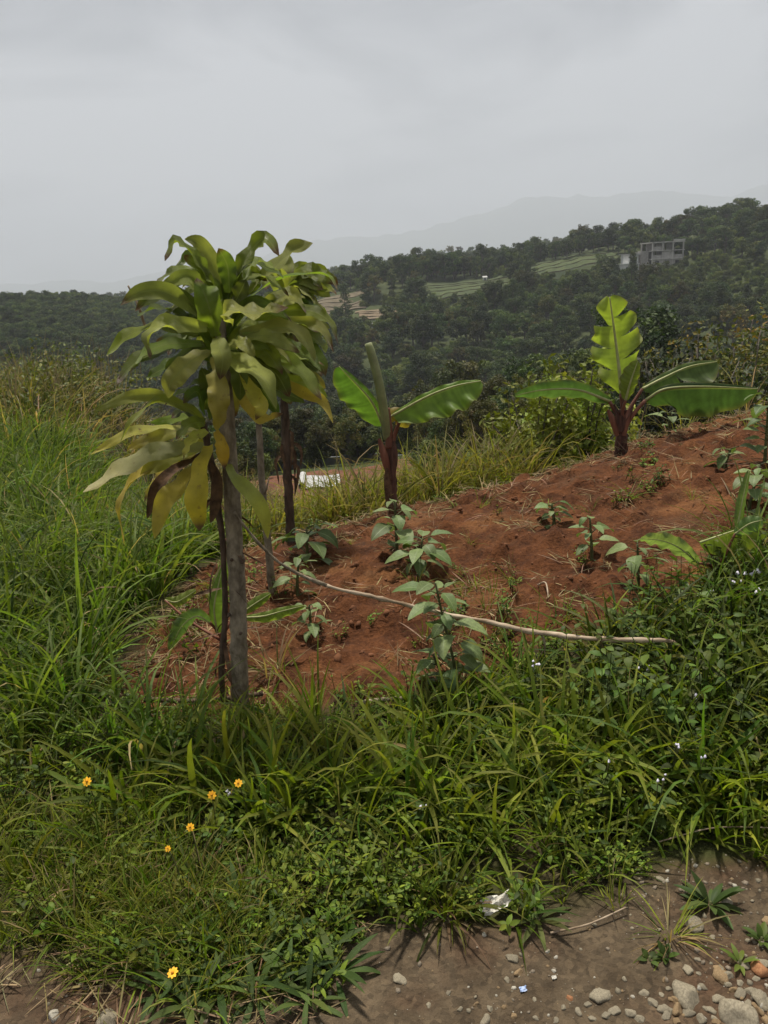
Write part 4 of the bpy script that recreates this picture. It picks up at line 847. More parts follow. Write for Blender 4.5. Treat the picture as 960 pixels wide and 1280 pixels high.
# ------------------------------------------------------------------ banana plants
def banana_leaf(parent, org, d, path, wl, wr, col, droopl=.2, droopr=.2, tears=(), roll=0.0, seed=1, rib=2.2, wavy=.05, pet=None, under=None, colend=None):
    """path: (u, v, depth offset) along the rib; wl / wr: half widths in photo px to either side of the rib"""
    r = random.Random(seed); k = d / 1000 * 1.02; n = 40
    C = spline([P(u, v, d + o) for u, v, o in path], n) - np.array(org); t = np.linspace(0, 1, n)
    W, Nn = leaf_frame(C, roll); T = unit(np.gradient(C, axis=0))
    env = np.clip(np.sin(np.pi * np.clip(t * .93 + .06, 0, 1)), 0, 1) ** .55
    m = 7; mb = MB(); ptl = r.uniform(0, 6)
    for side, w, dr in ((-1, wl, droopl), (1, wr, droopr)):
        s = np.linspace(0, 1, m); lobes = [0.0] + [q for (q, sd) in tears if sd == side] + [1.0]
        for a, b in zip(lobes[:-1], lobes[1:]):
            i0, i1 = int(round(a * (n - 1))), int(round(b * (n - 1))); kk = np.arange(i0, i1 + 1)
            if len(kk) < 2: continue
            extra = r.uniform(-.7, .8) if len(lobes) > 2 else 0; loc = (t[kk] - a) / max(b - a, 1e-6)
            gap = (1 - .62 * np.clip(1 - loc / .38, 0, 1) ** 1.1 - .12 * np.clip(1 - (1 - loc) / .2, 0, 1)) if len(lobes) > 2 else np.ones(len(kk))
            ww = w * k * env[kk] * gap
            ang = (dr + extra) * s[None, :] + wavy * np.sin(t[kk][:, None] * 26 + ptl) * s[None, :] ** 2 * 2
            dirv = side * W[kk][:, None, :] * np.cos(ang)[..., None] - Nn[kk][:, None, :] * np.sin(ang)[..., None] + T[kk][:, None, :] * (.28 * s[None, :, None])
            V = C[kk][:, None, :] + (s[None, :] * ww[:, None])[..., None] * dirv
            cc = np.array(vary(col, .06, r))[None] * (1 - t[kk][:, None]) + np.array(vary(colend or col, .06, r))[None] * t[kk][:, None]
            stripe = 1 + .13 * np.sin(t[kk] * 90 + 3 * np.sin(t[kk] * 17))
            cc = np.repeat(cc * stripe[:, None], m, 0); eg = np.tile(np.clip((s - .8) / .2, 0, 1) * .45, len(kk))[:, None]; cc = cc * (1 - eg) + np.array([.16, .13, .05]) * eg
            mb.grid(V.reshape(-1, 3), len(kk), m, cc, np.stack([np.tile(s, len(kk)), np.repeat(t[kk], m)], -1))
    o = mb.build('leaf', M['banana'], parent)
    rb = MB(); rb.tube(C + Nn * .002, np.linspace(rib, rib * .25, n) * k, 6); rb.build('midrib', M['petiole'], o)
    if pet:
        q = spline([P(u, v, d + oo) for u, v, oo in pet], 12) - np.array(org); pm = MB(); pm.tube(q, np.linspace(rib * 1.7, rib * 1.1, 12) * k, 8); pm.build('petiole', M['stem_red'], o)
    return o
def pseudo(parent, org, pts, r0, r1, d, mat, name='pseudostem', rough=.06):
    q = MB(); c = spline(pts, 24) - np.array(org); q.tube(c, np.linspace(r0, r1, 24) * d / 1000, 12, (.1,) * 3, 0, True, rough); return q.build(name, mat, parent)
def sheath(parent, org, d, path, w, mat, seed):
    c = spline([P(u, v, d + o) for u, v, o in path], 10) - np.array(org); W, Nn = leaf_frame(c, random.Random(seed).uniform(-.4, .4)); q = MB()
    strip(q, c, W, Nn, w * d / 1000 * np.sin(np.linspace(.5, 3.0, 10)) ** .6, -.5, 5, (.1,) * 3); return q.build('sheath', mat, parent)
BG = (.085, .150, .026); BL = (.13, .20, .036); BD = (.045, .085, .028)

p = G(489, 655); b1 = Vector((P(489, 645, 5.3).x, 5.3, 0)); b1.z = gz(b1.x, b1.y); d = b1.y
B1 = thing('banana_plant', 'young banana plant with a tall rolled leaf and two open leaves', 'banana plant', b1)
pseudo(B1, b1, [b1 + Vector((0, 0, -.06)), P(489, 615, d), P(488, 575, d), P(487, 545, d)], 8.0, 5.6, d, M['pseudo'], rough=.09)
pseudo(B1, b1, [P(487, 560, d - .01), P(486, 535, d - .01), P(484, 510, d)], 5.5, 3.6, d, M['stem_red'], 'upper_stem')
sheath(B1, b1, d, [(486, 592, -.05), (481, 570, -.06), (474, 548, -.05)], 5, M['stem_red'], 1); sheath(B1, b1, d, [(489, 600, -.05), (492, 570, -.06), (491, 550, -.03)], 5, M['pseudo'], 2)
sheath(B1, b1, d, [(488, 635, -.05), (485, 605, -.06), (484, 585, -.06)], 5, M['dead'], 3)
banana_leaf(B1, b1, d, [(479, 532, -.02), (462, 498, -.06), (424, 458, -.1)], 32, 6, BG, .15, .5, (), .25, 3, 2.0, pet=[(487, 556, 0), (484, 542, -.01), (479, 530, -.02)], colend=(.075, .14, .03))
o = MB(); c = spline([P(484, 548, d), P(480, 515, d - .08), P(474, 480, d - .12), P(466, 448, d - .12), P(460, 429, d - .12)], 22) - np.array(b1); o.tube(c, np.interp(np.linspace(0, 1, 22), [0, .5, .93, 1], [5.5, 6.0, 5.4, 4.4]) * d / 1000, 10, (.25, .26, .14)); ro = o.build('rolled_leaf', M['sapling'], B1); ro['label'] = 'tall pale rolled leaf'
banana_leaf(B1, b1, d, [(491, 519, -.03), (535, 495, -.08), (570, 482, -.08), (601, 476, -.06)], 6, 34, BL, .4, -.35, (), .15, 5, 1.8, .14, pet=[(489, 565, -.01), (493, 545, -.02), (502, 520, -.03)])
banana_leaf(B1, b1, d, [(484, 525, .04), (495, 518, .06), (512, 532, .07)], 10, 12, (.22, .19, .035), .3, .3, (), .2, 6, 1.4, pet=[(488, 560, .01), (486, 540, .03)])

b2 = Vector((P(776, 568, 5.75).x, 5.75, 0)); b2.z = gz(b2.x, b2.y); d = b2.y
B2 = thing('banana_plant', 'young banana plant with a torn upright leaf on the crest of the red soil', 'banana plant', b2)
pseudo(B2, b2, [b2 + Vector((0, 0, -.06)), P(777, 548, d), P(778, 528, d), P(778, 512, d)], 8.5, 5.5, d, M['pseudo'], rough=.09)
sheath(B2, b2, d, [(772, 545, -.05), (766, 525, -.06), (760, 512, -.05)], 4, M['stem_red'], 5); sheath(B2, b2, d, [(780, 545, -.05), (783, 525, -.06), (786, 512, -.05)], 4, M['stem_red'], 6)
for (u, v) in ((768, 505), (780, 500), (792, 508)): sheath(B2, b2, d, [(777, 540, -.06), ((777 + u) / 2, 522, -.06), (u, v, -.04)], 3, M['pseudo'], u)
banana_leaf(B2, b2, d, [(762, 501, -.02), (722, 487, -.05), (680, 487, -.02), (644, 494, .02)], 20, 11, (.060, .105, .036), .35, .3, (), .5, 12, 2.0, .06, pet=[(777, 540, -.03), (772, 520, -.03), (762, 502, -.02)])
banana_leaf(B2, b2, d, [(777, 492, .03), (773, 455, .05), (768, 415, .05), (762, 371, .02)], 32, 33, (.20, .275, .05), .1, .1, ((.26, -1), (.48, -1), (.72, -1), (.36, 1), (.58, 1), (.79, 1)), .15, 14, 2.6, .12, pet=[(778, 535, 0), (779, 515, .02), (777, 492, .03)], colend=(.21, .29, .05))
banana_leaf(B2, b2, d, [(782, 500, -.08), (788, 478, -.11), (797, 452, -.12)], 14, 9, (.12, .165, .03), .4, .4, (), .3, 15, 1.6, .1, pet=[(778, 535, -.03), (778, 515, -.05), (782, 500, -.08)])
banana_leaf(B2, b2, d, [(803, 486, .05), (830, 472, .06), (862, 458, .08), (896, 452, .1)], 6, 36, (.066, .115, .034), .4, .1, ((.45, 1),), .1, 17, 1.8, .06, pet=[(779, 532, 0), (788, 510, .03), (803, 486, .05)])
banana_leaf(B2, b2, d, [(807, 500, -.04), (832, 486, -.08), (880, 483, -.1), (947, 486, -.08)], 5, 40, (.040, .080, .026), .4, .1, (), -.1, 18, 2.0, .05, pet=[(779, 540, -.02), (790, 520, -.03), (807, 500, -.04)])

b3 = Gp(893, 742); d = b3.y
B3 = thing('banana_plant', 'small banana sucker with broad backlit leaf among the weeds at the right edge', 'banana plant', b3)
pseudo(B3, b3, [b3 + Vector((0, 0, -.05)), P(895, 725, d), P(898, 705, d)], 7, 4, d, M['pseudo'])
banana_leaf(B3, b3, d, [(874, 678, -.03), (897, 670, -.04), (921, 662, -.02), (950, 655, .02)], 3, 42, (.115, .185, .034), .3, -.2, (), -.15, 21, 1.6, .06, pet=[(898, 712, 0), (893, 698, -.01), (880, 680, -.03)])
banana_leaf(B3, b3, d, [(919, 667, -.08), (936, 655, -.1), (953, 650, -.1)], 10, 16, (.11, .18, .06), .3, .3, (), .3, 22, 1.4, .1, pet=[(899, 710, -.01), (908, 690, -.05), (919, 667, -.08)])
banana_leaf(B3, b3, d, [(921, 662, .0), (927, 630, 0), (936, 588, .0)], 7, 6, (.11, .165, .055), .5, .5, (), .2, 23, 1.2, .05, pet=[(899, 708, 0), (912, 690, 0), (921, 662, 0)])
banana_leaf(B3, b3, d, [(873, 704, -.03), (848, 684, -.06), (825, 675, -.08), (801, 673, -.1)], 14, 12, (.145, .185, .075), .3, .25, (), .35, 24, 1.4, .14, pet=[(897, 716, 0), (886, 706, -.02), (873, 704, -.03)])

b4 = Gp(278, 815); d = b4.y
B4 = thing('banana_plant', 'little banana sucker growing behind the foot of the broad leaved tree', 'banana plant', b4)
pseudo(B4, b4, [b4 + Vector((0, 0, -.05)), P(279, 795, d), P(278, 778, d)], 6, 4, d, M['pseudo'])
banana_leaf(B4, b4, d, [(272, 792, -.02), (268, 760, -.03), (274, 728, -.03), (281, 700, -.02)], 12, 12, (.10, .165, .034), .35, .35, (), .3, 31, 1.5, .06, pet=[(279, 800, 0), (272, 790, -.02)])
banana_leaf(B4, b4, d, [(262, 778, -.03), (246, 770, -.06), (228, 782, -.08), (212, 812, -.1)], 11, 12, (.075, .125, .045), .3, .3, (), .3, 32, 1.4, .06, pet=[(278, 795, 0), (262, 778, -.03)])
banana_leaf(B4, b4, d, [(306, 772, -.02), (330, 770, -.04), (352, 764, -.05), (380, 757, -.05)], 6, 10, (.155, .21, .04), .3, .3, (), .3, 33, 1.4, .1, pet=[(280, 790, 0), (292, 776, -.01), (306, 772, -.02)])
banana_leaf(B4, b4, d, [(300, 768, .05), (318, 755, .06), (338, 742, .06)], 8, 8, (.10, .165, .03), .3, .3, (), .3, 34, 1.3, .06, pet=[(280, 790, 0), (290, 775, .03), (300, 768, .05)])
banana_leaf(B4, b4, d, [(206, 750, .1), (222, 752, .12), (245, 738, .12)], 9, 7, (.125, .175, .04), .3, .3, (), .3, 35, 1.3, .1, pet=[(276, 800, .02), (235, 775, .06), (206, 750, .1)])

# ------------------------------------------------------------------ saplings on the red bed
SL = []
for i in range(5):
    mb = MB(); ovate(mb, (0, 0, 0), 0, .25, 1.0, [.56, .62, .52, .66, .58][i], (.135, .19, .070), 9, 7, [.7, 1.0, .5, 1.3, .9][i], .16, 0, .40); SL.append(mb.mesh('leaf', M['sapling']))
for i in range(3):
    mb = MB(); ovate(mb, (0, 0, 0), 0, .2, 1.0, .6, (.080, .128, .036), 9, 7, .8 + .3 * i, .16, 0, .40); SL.append(mb.mesh('leaf', M['sapling']))
def sapling(u, v, hpx, label, leaves, lean=0, lpx=34, group=None, name='sapling', seed=0):
    r = random.Random(seed * 31 + int(u)); b = Gp(u, v); k = b.y / 1000 * 1.03; h = hpx * k
    o = thing(name, label, 'sapling', b, group)
    pts = spline([(0, 0, -.03), (lean * k * .3, 0, h * .35), (lean * k * .7, 0, h * .7), (lean * k, 0, h)], 12)
    mb = MB(); mb.tube(pts, np.linspace(2.4, 1.3, 12) * k, 7); mb.build('stem', M['stem_green'], o)
    leaves = int(leaves * 1.45)
    for j in range(leaves):
        f = .18 + .82 * (j / max(leaves - 1, 1)) ** .8; c = pts[min(11, int(f * 11))]; az = j * 2.4 + r.uniform(-.35, .35) + seed
        l = lpx * k * r.uniform(.5, 1.15) * (1 - .25 * abs(f - .6)); pl = l * .35; e = Vector(c) + Vector((math.cos(az) * pl, math.sin(az) * pl, pl * .45))
        me = SL[r.randrange(5)] if r.random() < .72 else SL[5 + r.randrange(3)]
        lf = link('leaf', me, o, e); lf.rotation_euler = Euler((r.uniform(-.35, .35), r.uniform(-.25, .35), az), 'XYZ'); lf.scale = (l, l, l)
        pm = MB(); pm.tube([c, tuple(e)], [.9 * k, .6 * k], 5); pm.build('leaf_stalk', M['stem_green'], lf if False else o)
    return o
sapling(575, 868, 165, 'tallest leafy sapling, its stem passing behind the pale cane', 22, -28, 44, seed=1)
sapling(497, 702, 72, 'sapling in front of the rolled leaf banana stem', 11, 0, 38, seed=2)
sapling(522, 722, 48, 'low bushy sapling between the tallest one and the rolled leaf banana', 13, 8, 36, seed=3)
sapling(693, 660, 26, 'low tufted sapling high on the red bed', 11, -4, 26, seed=4)
sapling(740, 702, 56, 'thin sapling with few leaves right of the low tufted one', 8, -4, 34, seed=5)
sapling(385, 706, 46, 'leafy sapling where the shaggy stem meets the soil', 10, 2, 38, seed=6)
sapling(372, 752, 52, 'sapling under the start of the cane', 9, 6, 30, seed=7)
sapling(390, 800, 46, 'low sapling right of the tree foot', 9, 0, 30, seed=8)
sapling(836, 551, 30, 'little sapling under the long dark banana leaf on the crest', 7, 0, 24, seed=9)
sapling(798, 742, 62, 'sapling in the weeds left of the backlit banana leaf', 9, -4, 34, seed=10)
sapling(935, 640, 60, 'leafy bush seedling at the right edge of the red bed', 14, 10, 34, seed=11)
sapling(955, 590, 84, 'taller leafy seedling touching the right edge of the picture', 15, -2, 34, seed=12)
sapling(905, 590, 24, 'small sprawling seedling left of the right edge seedlings', 8, 6, 28, seed=13)
sapling(556, 862, 46, 'leafy shoot at the foot of the tallest sapling', 9, -14, 32, seed=14)
sapling(862, 775, 44, 'dark leaved seedling below the small banana sucker', 9, -4, 38, seed=15)

# ------------------------------------------------------------------ the long cane from tree to weeds
cn = [(292, 640, TD - .05), (318, 672, TD - .02), (352, 704, TD + .02), (400, 728, TD + .04), (470, 747, TD + .06), (560, 768, TD + .08), (650, 786, TD + .0), (740, 796, TD - .12), (825, 800, TD - .20), (850, 808, TD - .18)]
c0 = Vector(P(842, 801, TD - .22)); cp = spline([P(*q) for q in cn], 80); cp = cp + np.stack([fbm(np.arange(80) / 7, np.zeros(80), 3 + i_, 3) for i_ in range(3)], -1) * .005; mb = MB()
rd = np.interp(np.linspace(0, 1, 80), [0, .25, .5, .9, 1], [1.8, 2.2, 3.0, 3.6, 1.4]) * TD / 1000
rd = rd * (1 + .30 * (np.arange(80) % 11 == 0)) * (1 + .12 * rng.standard_normal(80))
CA = thing('cane', 'long thin pale cane bent from the tree trunk down into the weeds', 'cane', c0)
mb.tube(cp[24:] - np.array(c0), rd[24:], 8); mb.build('dry_cane', M['cane'], CA)
mb = MB(); mb.tube(cp[:25] - np.array(c0), rd[:25], 8); q = mb.build('dark_tip', M['bark'], CA); q['label'] = 'thin dark end tied to the trunk'
for i_, (f, du, dv) in enumerate(((.52, 6, 34), (.72, 8, 30))):
    k_ = int(f * 79); a = cp[k_] - np.array(c0); mb = MB(); mb.tube(spline([a, a + np.array([.02, .0, -.03]), a + np.array([.025, 0.01, -.11])], 6), [.006, .005, .005, .004, .003, .002], 6); mb.build('side_shoot', M['cane'], CA)
def stick(name, label, pts, r0, r1, mat, cat='stick', n=20):
    o = Vector(pts[0]); c = spline(pts, n) - np.array(o); mb = MB(); mb.tube(c, np.linspace(r0, r1, n), 7, (.1,) * 3, 0, True, .08); q = mb.build(name, mat, None, True, o); return tag(q, label, cat)
def gpt(u, v, dz): q = Gp(u, v); q.z += dz; return q
stick('fallen_pole', 'dark fallen pole lying in the grass across the tree foot', [gpt(182, 888, .03), gpt(260, 886, .035), gpt(330, 884, .03)], .011, .010, M['bark_dark'])
stick('fallen_pole', 'thin fallen pole lying below the tallest sapling', [gpt(450, 892, .03), gpt(510, 890, .04), gpt(575, 884, .03)], .009, .008, M['bark'])
stick('dry_stalk', 'straight pale stalk on the gravel beside the star shaped weed', [gpt(688, 1170, .012), gpt(735, 1160, .014), gpt(782, 1141, .02)], .003, .0022, M['cane'], 'stalk')
stick('dry_stalk', 'long thin dry stalk along the upper gravel edge at the right', [gpt(822, 1056, .03), gpt(890, 1052, .06), gpt(965, 1046, .05)], .0022, .0018, M['cane'], 'stalk')
stick('dry_stalk', 'dry stalk bent over on the red soil right of the tallest sapling', [gpt(672, 738, .01), gpt(682, 741, .03), gpt(686, 754, .01)], .004, .003, M['cane'], 'stalk')
stick('dry_stalk', 'brown dry stem poking up behind the tree crown on the left', [P(182, 410, TD + .25), P(172, 380, TD + .2), P(160, 357, TD + .18)], .006, .003, M['cane'], 'stalk')

# ------------------------------------------------------------------ stones on the gravel
ST = [rock_mesh('stone', 60 + i, M[['stone_grey', 'stone_tan', 'stone_pale', 'stone_grey', 'stone_rust'][i % 5]], 3, .62, .26) for i in range(15)]
STONES = [(868, 1156, 38, 0, 'pale grey stone beside the dry grass tuft'), (960, 1150, 24, 1, 'tan stone cut by the right edge above the cobbles'), (860, 1245, 50, 3, 'rounded grey cobble left of the largest cobble'),
 (902, 1221, 32, 1, 'tan angular stone above the rounded cobbles'), (846, 1264, 25, 6, 'small tan cobble below the rounded grey cobble'), (928, 1272, 70, 5, 'largest grey cobble in the bottom right corner'),
 (925, 1243, 22, 8, 'small grey stone above the largest cobble'), (952, 1252, 32, 10, 'grey cobble at the right edge beside the largest'), (948, 1212, 38, 4, 'pinkish flat stone near the right edge'), (910, 1127, 19, 3, 'small grey stone behind the plantain rosette'),
 (825, 1099, 15, 8, None), (816, 1255, 20, 0, None), (828, 1262, 19, 3, None), (787, 1269, 21, 5, None), (768, 1265, 20, 8, None), (805, 1243, 14, 10, None), (648, 1217, 17, 6, 'upright tan pebble in the middle of the gravel'), (641, 1198, 21, 8, 'flat grey stone behind the upright tan pebble'),
 (606, 1276, 22, 13, None), (595, 1255, 10, 6, None), (750, 1248, 34, 8, 'half buried grey brown stone left of the cobbles'), (758, 1271, 17, 0, None), (712, 1248, 12, 14, 'small rust coloured stone on the gravel'), (642, 1270, 14, 11, None), (684, 1190, 8, 2, None), (692, 1214, 8, 7, None), (613, 1260, 12, 3, None), (705, 1261, 11, 5, None), (735, 1257, 14, 0, None), (634, 1225, 10, 10, None), (723, 1265, 16, 13, None),
 (182, 1214, 13, 0, 'small grey stone left of the orange flower'), (122, 1213, 13, 5, None), (109, 1235, 13, 8, None), (137, 1276, 40, 3, 'half buried brown grey stone at the bottom left'), (66, 1270, 26, 2, 'pale stone in the bottom left corner'), (114, 1270, 8, 2, None), (500, 1224, 21, 10, 'single blue grey stone left of the bare gravel'),
 (872, 1200, 12, 0, None), (890, 1170, 10, 3, None), (780, 1225, 10, 5, None), (668, 1250, 9, 0, None), (560, 1240, 9, 3, None), (575, 1262, 11, 5, None), (536, 1256, 9, 10, None), (695, 1276, 12, 0, None), (670, 1272, 10, 3, None), (830, 1226, 10, 6, None), (882, 1262, 12, 0, None), (952, 1180, 12, 8, None), (930, 1195, 10, 5, None), (800, 1276, 16, 3, None), (878, 1276, 20, 5, None), (740, 1275, 13, 8, None)]
for _ in range(46):
    u = 790 + 175 * rnd.random() ** .7; STONES.append((u, 1190 + 90 * rnd.random() ** .6 if u > 850 else 1235 + 45 * rnd.random(), rnd.uniform(9, 22), rnd.choice([0, 1, 3, 5, 8, 10, 6, 2]), None))
for i, (u, v, w, k, lb) in enumerate(STONES):
    p = Gp(u, v); s = w * p.y / 1000 * 1.12
    o = link('stone', ST[k % 15], None, (p.x, p.y, p.z + s * .02)); o.scale = (s, s * .9, s); o.rotation_euler = (rnd.uniform(-.15, .15), rnd.uniform(-.15, .15), rnd.uniform(0, 6.28))
    tag(o, lb or 'small pebble sized stone loose on the gravel verge', 'stone', 'stones on the gravel')

# ------------------------------------------------------------------ flowers
def petal_mesh():
    mb = MB(); ovate(mb, (0, 0, 0), 0, .35, 1.0, .62, (.8, .4, .02), 6, 5, .5, .1, 0, .62); return mb.mesh('petal', M['petal'])
PETAL = petal_mesh()
def flower(u, v, wpx, label, d=None, hz=.10, tilt=None):
    tilt = rnd.uniform(.25, 1.0); tw_ = rnd.uniform(-.5, .5); wpx *= rnd.uniform(.85, 1.1)
    g = Gp(u, v); dd = (d or g.y - (.10 if v > 1200 else .27)); p = P(u, v, dd); base = Vector((p.x + rnd.uniform(-.02, .02), p.y + .03, gz(p.x, p.y + .03)))
    o = thing('orange_flower', label, 'flower', base); rel = p - base; s = wpx / 2 * dd / 1000 * 1.1
    mb = MB(); mb.tube(spline([(0, 0, -.01), (rel.x * .3, rel.y * .4, rel.z * .6), tuple(rel)], 8), .0018, 5); mb.build('stalk', M['stem_green'], o)
    for j in range(8):
        pe = link('petal', PETAL, o, rel); pe.rotation_euler = (Matrix.Rotation(tw_, 3, 'Y') @ Matrix.Rotation(tilt, 3, 'X') @ Matrix.Rotation(j * .785 + rnd.uniform(-.1, .1), 3, 'Z')).to_euler(); pe.scale = (s, s, s)
    e = link('flower_centre', rock_mesh('flower_centre', 3, M['flower_eye'], 1, .7, .1), o, rel + Vector((0, -.002, .003))); e.scale = (s * .7,) * 3
    return o
flower(216, 1216, 17, 'large orange yellow flower among the dark broad grass at the bottom left')
flower(109, 977, 13, 'orange flower farthest left in the grass')
flower(265, 994, 12, 'round orange flower facing out below the tree foot')
flower(298, 979, 11, 'deep orange flower above the white floret below the tree foot')
flower(238, 1034, 11, 'yellow flower on a stalk in the middle of the wiry grass')
flower(210, 1061, 9, 'small deep orange flower lowest in the wiry grass')
TUFT = rock_mesh('floret', 5, M['lilac'], 2, .8, .5)
def tuft_flower(u, v, label, d=None, n=4, sp_=9, s_=7):
    g = Gp(u, v); dd = d or g.y - (.26 if u > 600 else .16); p = P(u, v, dd); base = Vector((p.x, p.y + .04, gz(p.x, p.y + .04))); o = thing('lilac_weed', label, 'flower', base); k = dd / 1000
    for j in range(n):
        e = p - base + Vector((rnd.uniform(-sp_, sp_) * k, rnd.uniform(-.02, .02), rnd.uniform(-sp_, sp_) * k * .7)); f = link('floret', TUFT, o, e); f.scale = (s_ * k * rnd.uniform(.8, 1.2),) * 3; f.rotation_euler = (rnd.random(), rnd.random(), rnd.random())
        mb = MB(); mb.tube(spline([(0, 0, -.01), tuple(e * .6 + Vector((0, .004, 0))), tuple(e)], 6), .0015, 4); mb.build('stalk', M['stem_green'], o)
    mb = MB()
    for j in range(7): ovate(mb, tuple((p - base) * (.2 + .1 * j)), j * 2.4, .3, .05, .03, vary((.05, .08, .02)), 5, 3, .6)
    mb.build('leaves', M['weed'], o)
for (u, v, lb, n) in ((912, 728, 'pale lilac flower head in front of the backlit banana leaf', 3), (946, 715, 'pale lilac flower cluster nearest the right edge', 4), (889, 736, 'pale lilac flower left of the brightest cluster', 2), (952, 738, 'pale lilac flowers below the cluster at the right edge', 4), (930, 722, 'pale lilac flower between the two brightest clusters', 3),
  (668, 829, 'lilac flowers in the grass right of the tallest sapling', 4), (848, 930, 'lone group of white lilac florets in the dark weeds', 5), (877, 948, 'single white floret right of the floret group in dark weeds', 2), (829, 976, 'small white florets lowest in the dark weeds', 3), (869, 868, 'faint lilac florets high in the dark weeds', 3), (806, 838, 'tiny lilac florets below the end of the cane', 3), (288, 988, 'small white florets beside the orange flowers', 4), (528, 1008, 'tiny lilac florets in the middle of the grass', 3), (757, 950, 'tiny lilac florets left of the dark weeds', 2)):
    g = G(u, v); tuft_flower(u, v, lb, None, n, 8 if u > 300 else 5, 7 if v < 800 else 5)

# ------------------------------------------------------------------ single weeds and tufts along the gravel
def tuft(name, u, v, label, mb, cat='grass tuft', mat='grass', sc=1.0):
    p = Gp(u, v); o = mb.build(name, M[mat], None, True, p); o.scale = (sc,) * 3; o.rotation_euler = (0, 0, rnd.uniform(0, 6.28)); return tag(o, label, cat)
tuft('grass_tuft', 555, 1138, 'large arching grass tuft overhanging the bare gravel', grass_clump(1001, 60, .10, .27, .004, .010, .035, (.1, 1.1), (.5, 2.2), .12, GR + [YG], nseg=9))
tuft('grass_tuft', 838, 1168, 'half dry grass tuft sprawling towards the cobbles', grass_clump(1002, 60, .06, .18, .002, .004, .02, (.3, 1.4), (.1, .9), .62, GR, nseg=7))
tuft('grass_tuft', 250, 1120, 'pale wiry grass tuft left of the dark broad grass', grass_clump(1003, 60, .08, .24, .003, .006, .05, (.1, .9), (.4, 2.0), .2, [YG, (.10, .13, .03)], nseg=8))
tuft('grass_tuft', 130, 1130, 'pale grass tuft at the left edge of the verge', grass_clump(1004, 50, .08, .20, .003, .006, .05, (.1, .9), (.4, 2.0), .2, [YG, (.10, .13, .03)], nseg=8))
tuft('grass_tuft', 100, 870, 'dense bright grass tuft left of the cleared soil', grass_clump(1005, 70, .25, .5, .008, .014, .07, (.1, .8), (.5, 1.8), .05, nseg=9))
tuft('grass_tuft', 240, 900, 'grass tuft just left of the tree foot', grass_clump(1006, 30, .12, .3, .006, .010, .05, (.1, .8), (.5, 1.8), .1, nseg=9))
tuft('grass_tuft', 760, 850, 'tall broad bladed grass under the pale end of the cane', grass_clump(1007, 26, .25, .5, .012, .024, .06, (.1, .7), (.4, 1.8), .03, nseg=9))
tuft('grass_tuft', 800, 830, 'broad drooping grass right of the cane end', grass_clump(1008, 22, .25, .5, .014, .026, .06, (.2, .9), (.8, 2.0), .05, [(.10, .13, .045), (.07, .10, .03)], nseg=9))
tuft('grass_tuft', 600, 890, 'broad grass at the foot of the tallest sapling', grass_clump(1009, 26, .15, .34, .010, .018, .06, (.1, .8), (.4, 1.6), .05, nseg=9))
tuft('grass_tuft', 540, 920, 'upright dark grass below the cane middle', grass_clump(1010, 26, .18, .36, .010, .018, .07, (.05, .6), (.3, 1.3), .04, nseg=9))
tuft('grass_tuft', 345, 850, 'loose dry and green grass right of the trunk', grass_clump(1011, 22, .12, .32, .005, .010, .05, (.2, 1.1), (.3, 1.4), .35, nseg=8))
tuft('grass_tuft', 395, 900, 'grass with one long upright blade right of the tree foot', grass_clump(1012, 14, .2, .42, .008, .014, .04, (.02, .4), (.1, .8), .1, nseg=8))
tuft('grass_tuft', 880, 905, 'long bladed grass crossing the dark weeds', grass_clump(1013, 18, .25, .5, .010, .018, .06, (.3, 1.0), (.5, 1.6), .05, nseg=9))
def leafy(name, u, v, label, cat, n, l0, l1, wr, mat, cols, lift=(.1, .9), droop=.7, sc=1.0):
    p = Gp(u, v); o = thing(name, label, cat, p); r = random.Random(int(u * 7 + v))
    for j in range(n):
        az = j * 2.4 + r.uniform(-.3, .3); l = r.uniform(l0, l1); mb = MB(); t = np.linspace(0, 1, 9)
        ovate(mb, (math.cos(az) * .006, math.sin(az) * .006, .002), az, r.uniform(*lift), l, l * wr * r.uniform(.85, 1.15), vary(r.choice(cols), .2, r), 9, 5, r.uniform(.4, 1.3) * droop, .25, r.uniform(-.2, .2), .5)
        mb.build('leaf', M[mat], o)
    mb = MB(); mb.tube([(0, 0, -.03), (0, 0, .012)], [.004, .003], 6); mb.build('crown_stem', M['stem_green'], o)
    return o
leafy('star_weed', 672, 1150, 'star shaped weed with narrow leaves on the bare gravel', 'weed', 13, .07, .12, .15, 'grass', [(.075, .105, .03), (.10, .13, .04)], (.1, .9))
leafy('plantain', 888, 1130, 'rosette of tongue shaped leaves above the pale grey stone', 'weed', 15, .05, .10, .26, 'weed', [(.05, .085, .022), (.07, .11, .03)], (.2, 1.1))
leafy('small_weed', 925, 1205, 'bright little grass weed between the cobbles', 'weed', 8, .03, .06, .25, 'weed', [(.12, .17, .03)], (.3, 1.2))
leafy('small_weed', 952, 1175, 'small green weed at the right edge of the gravel', 'weed', 8, .03, .05, .4, 'weed', [(.06, .10, .02)], (.3, 1.2))
leafy('small_weed', 832, 1196, 'small round leaved weed under the dry tuft', 'weed', 8, .02, .035, .55, 'weed', [(.06, .10, .02)], (.3, 1.1))
leafy('small_weed', 812, 1200, 'dark little seedling left of the round leaved weed', 'weed', 6, .015, .03, .6, 'weed', [(.05, .08, .02)], (.3, 1.1))
leafy('leafy_weed', 940, 1010, 'bigger light leaved weed at the right edge below the dark weeds', 'weed', 12, .05, .09, .6, 'weed', [(.09, .14, .03), (.11, .16, .035)], (.3, 1.2))
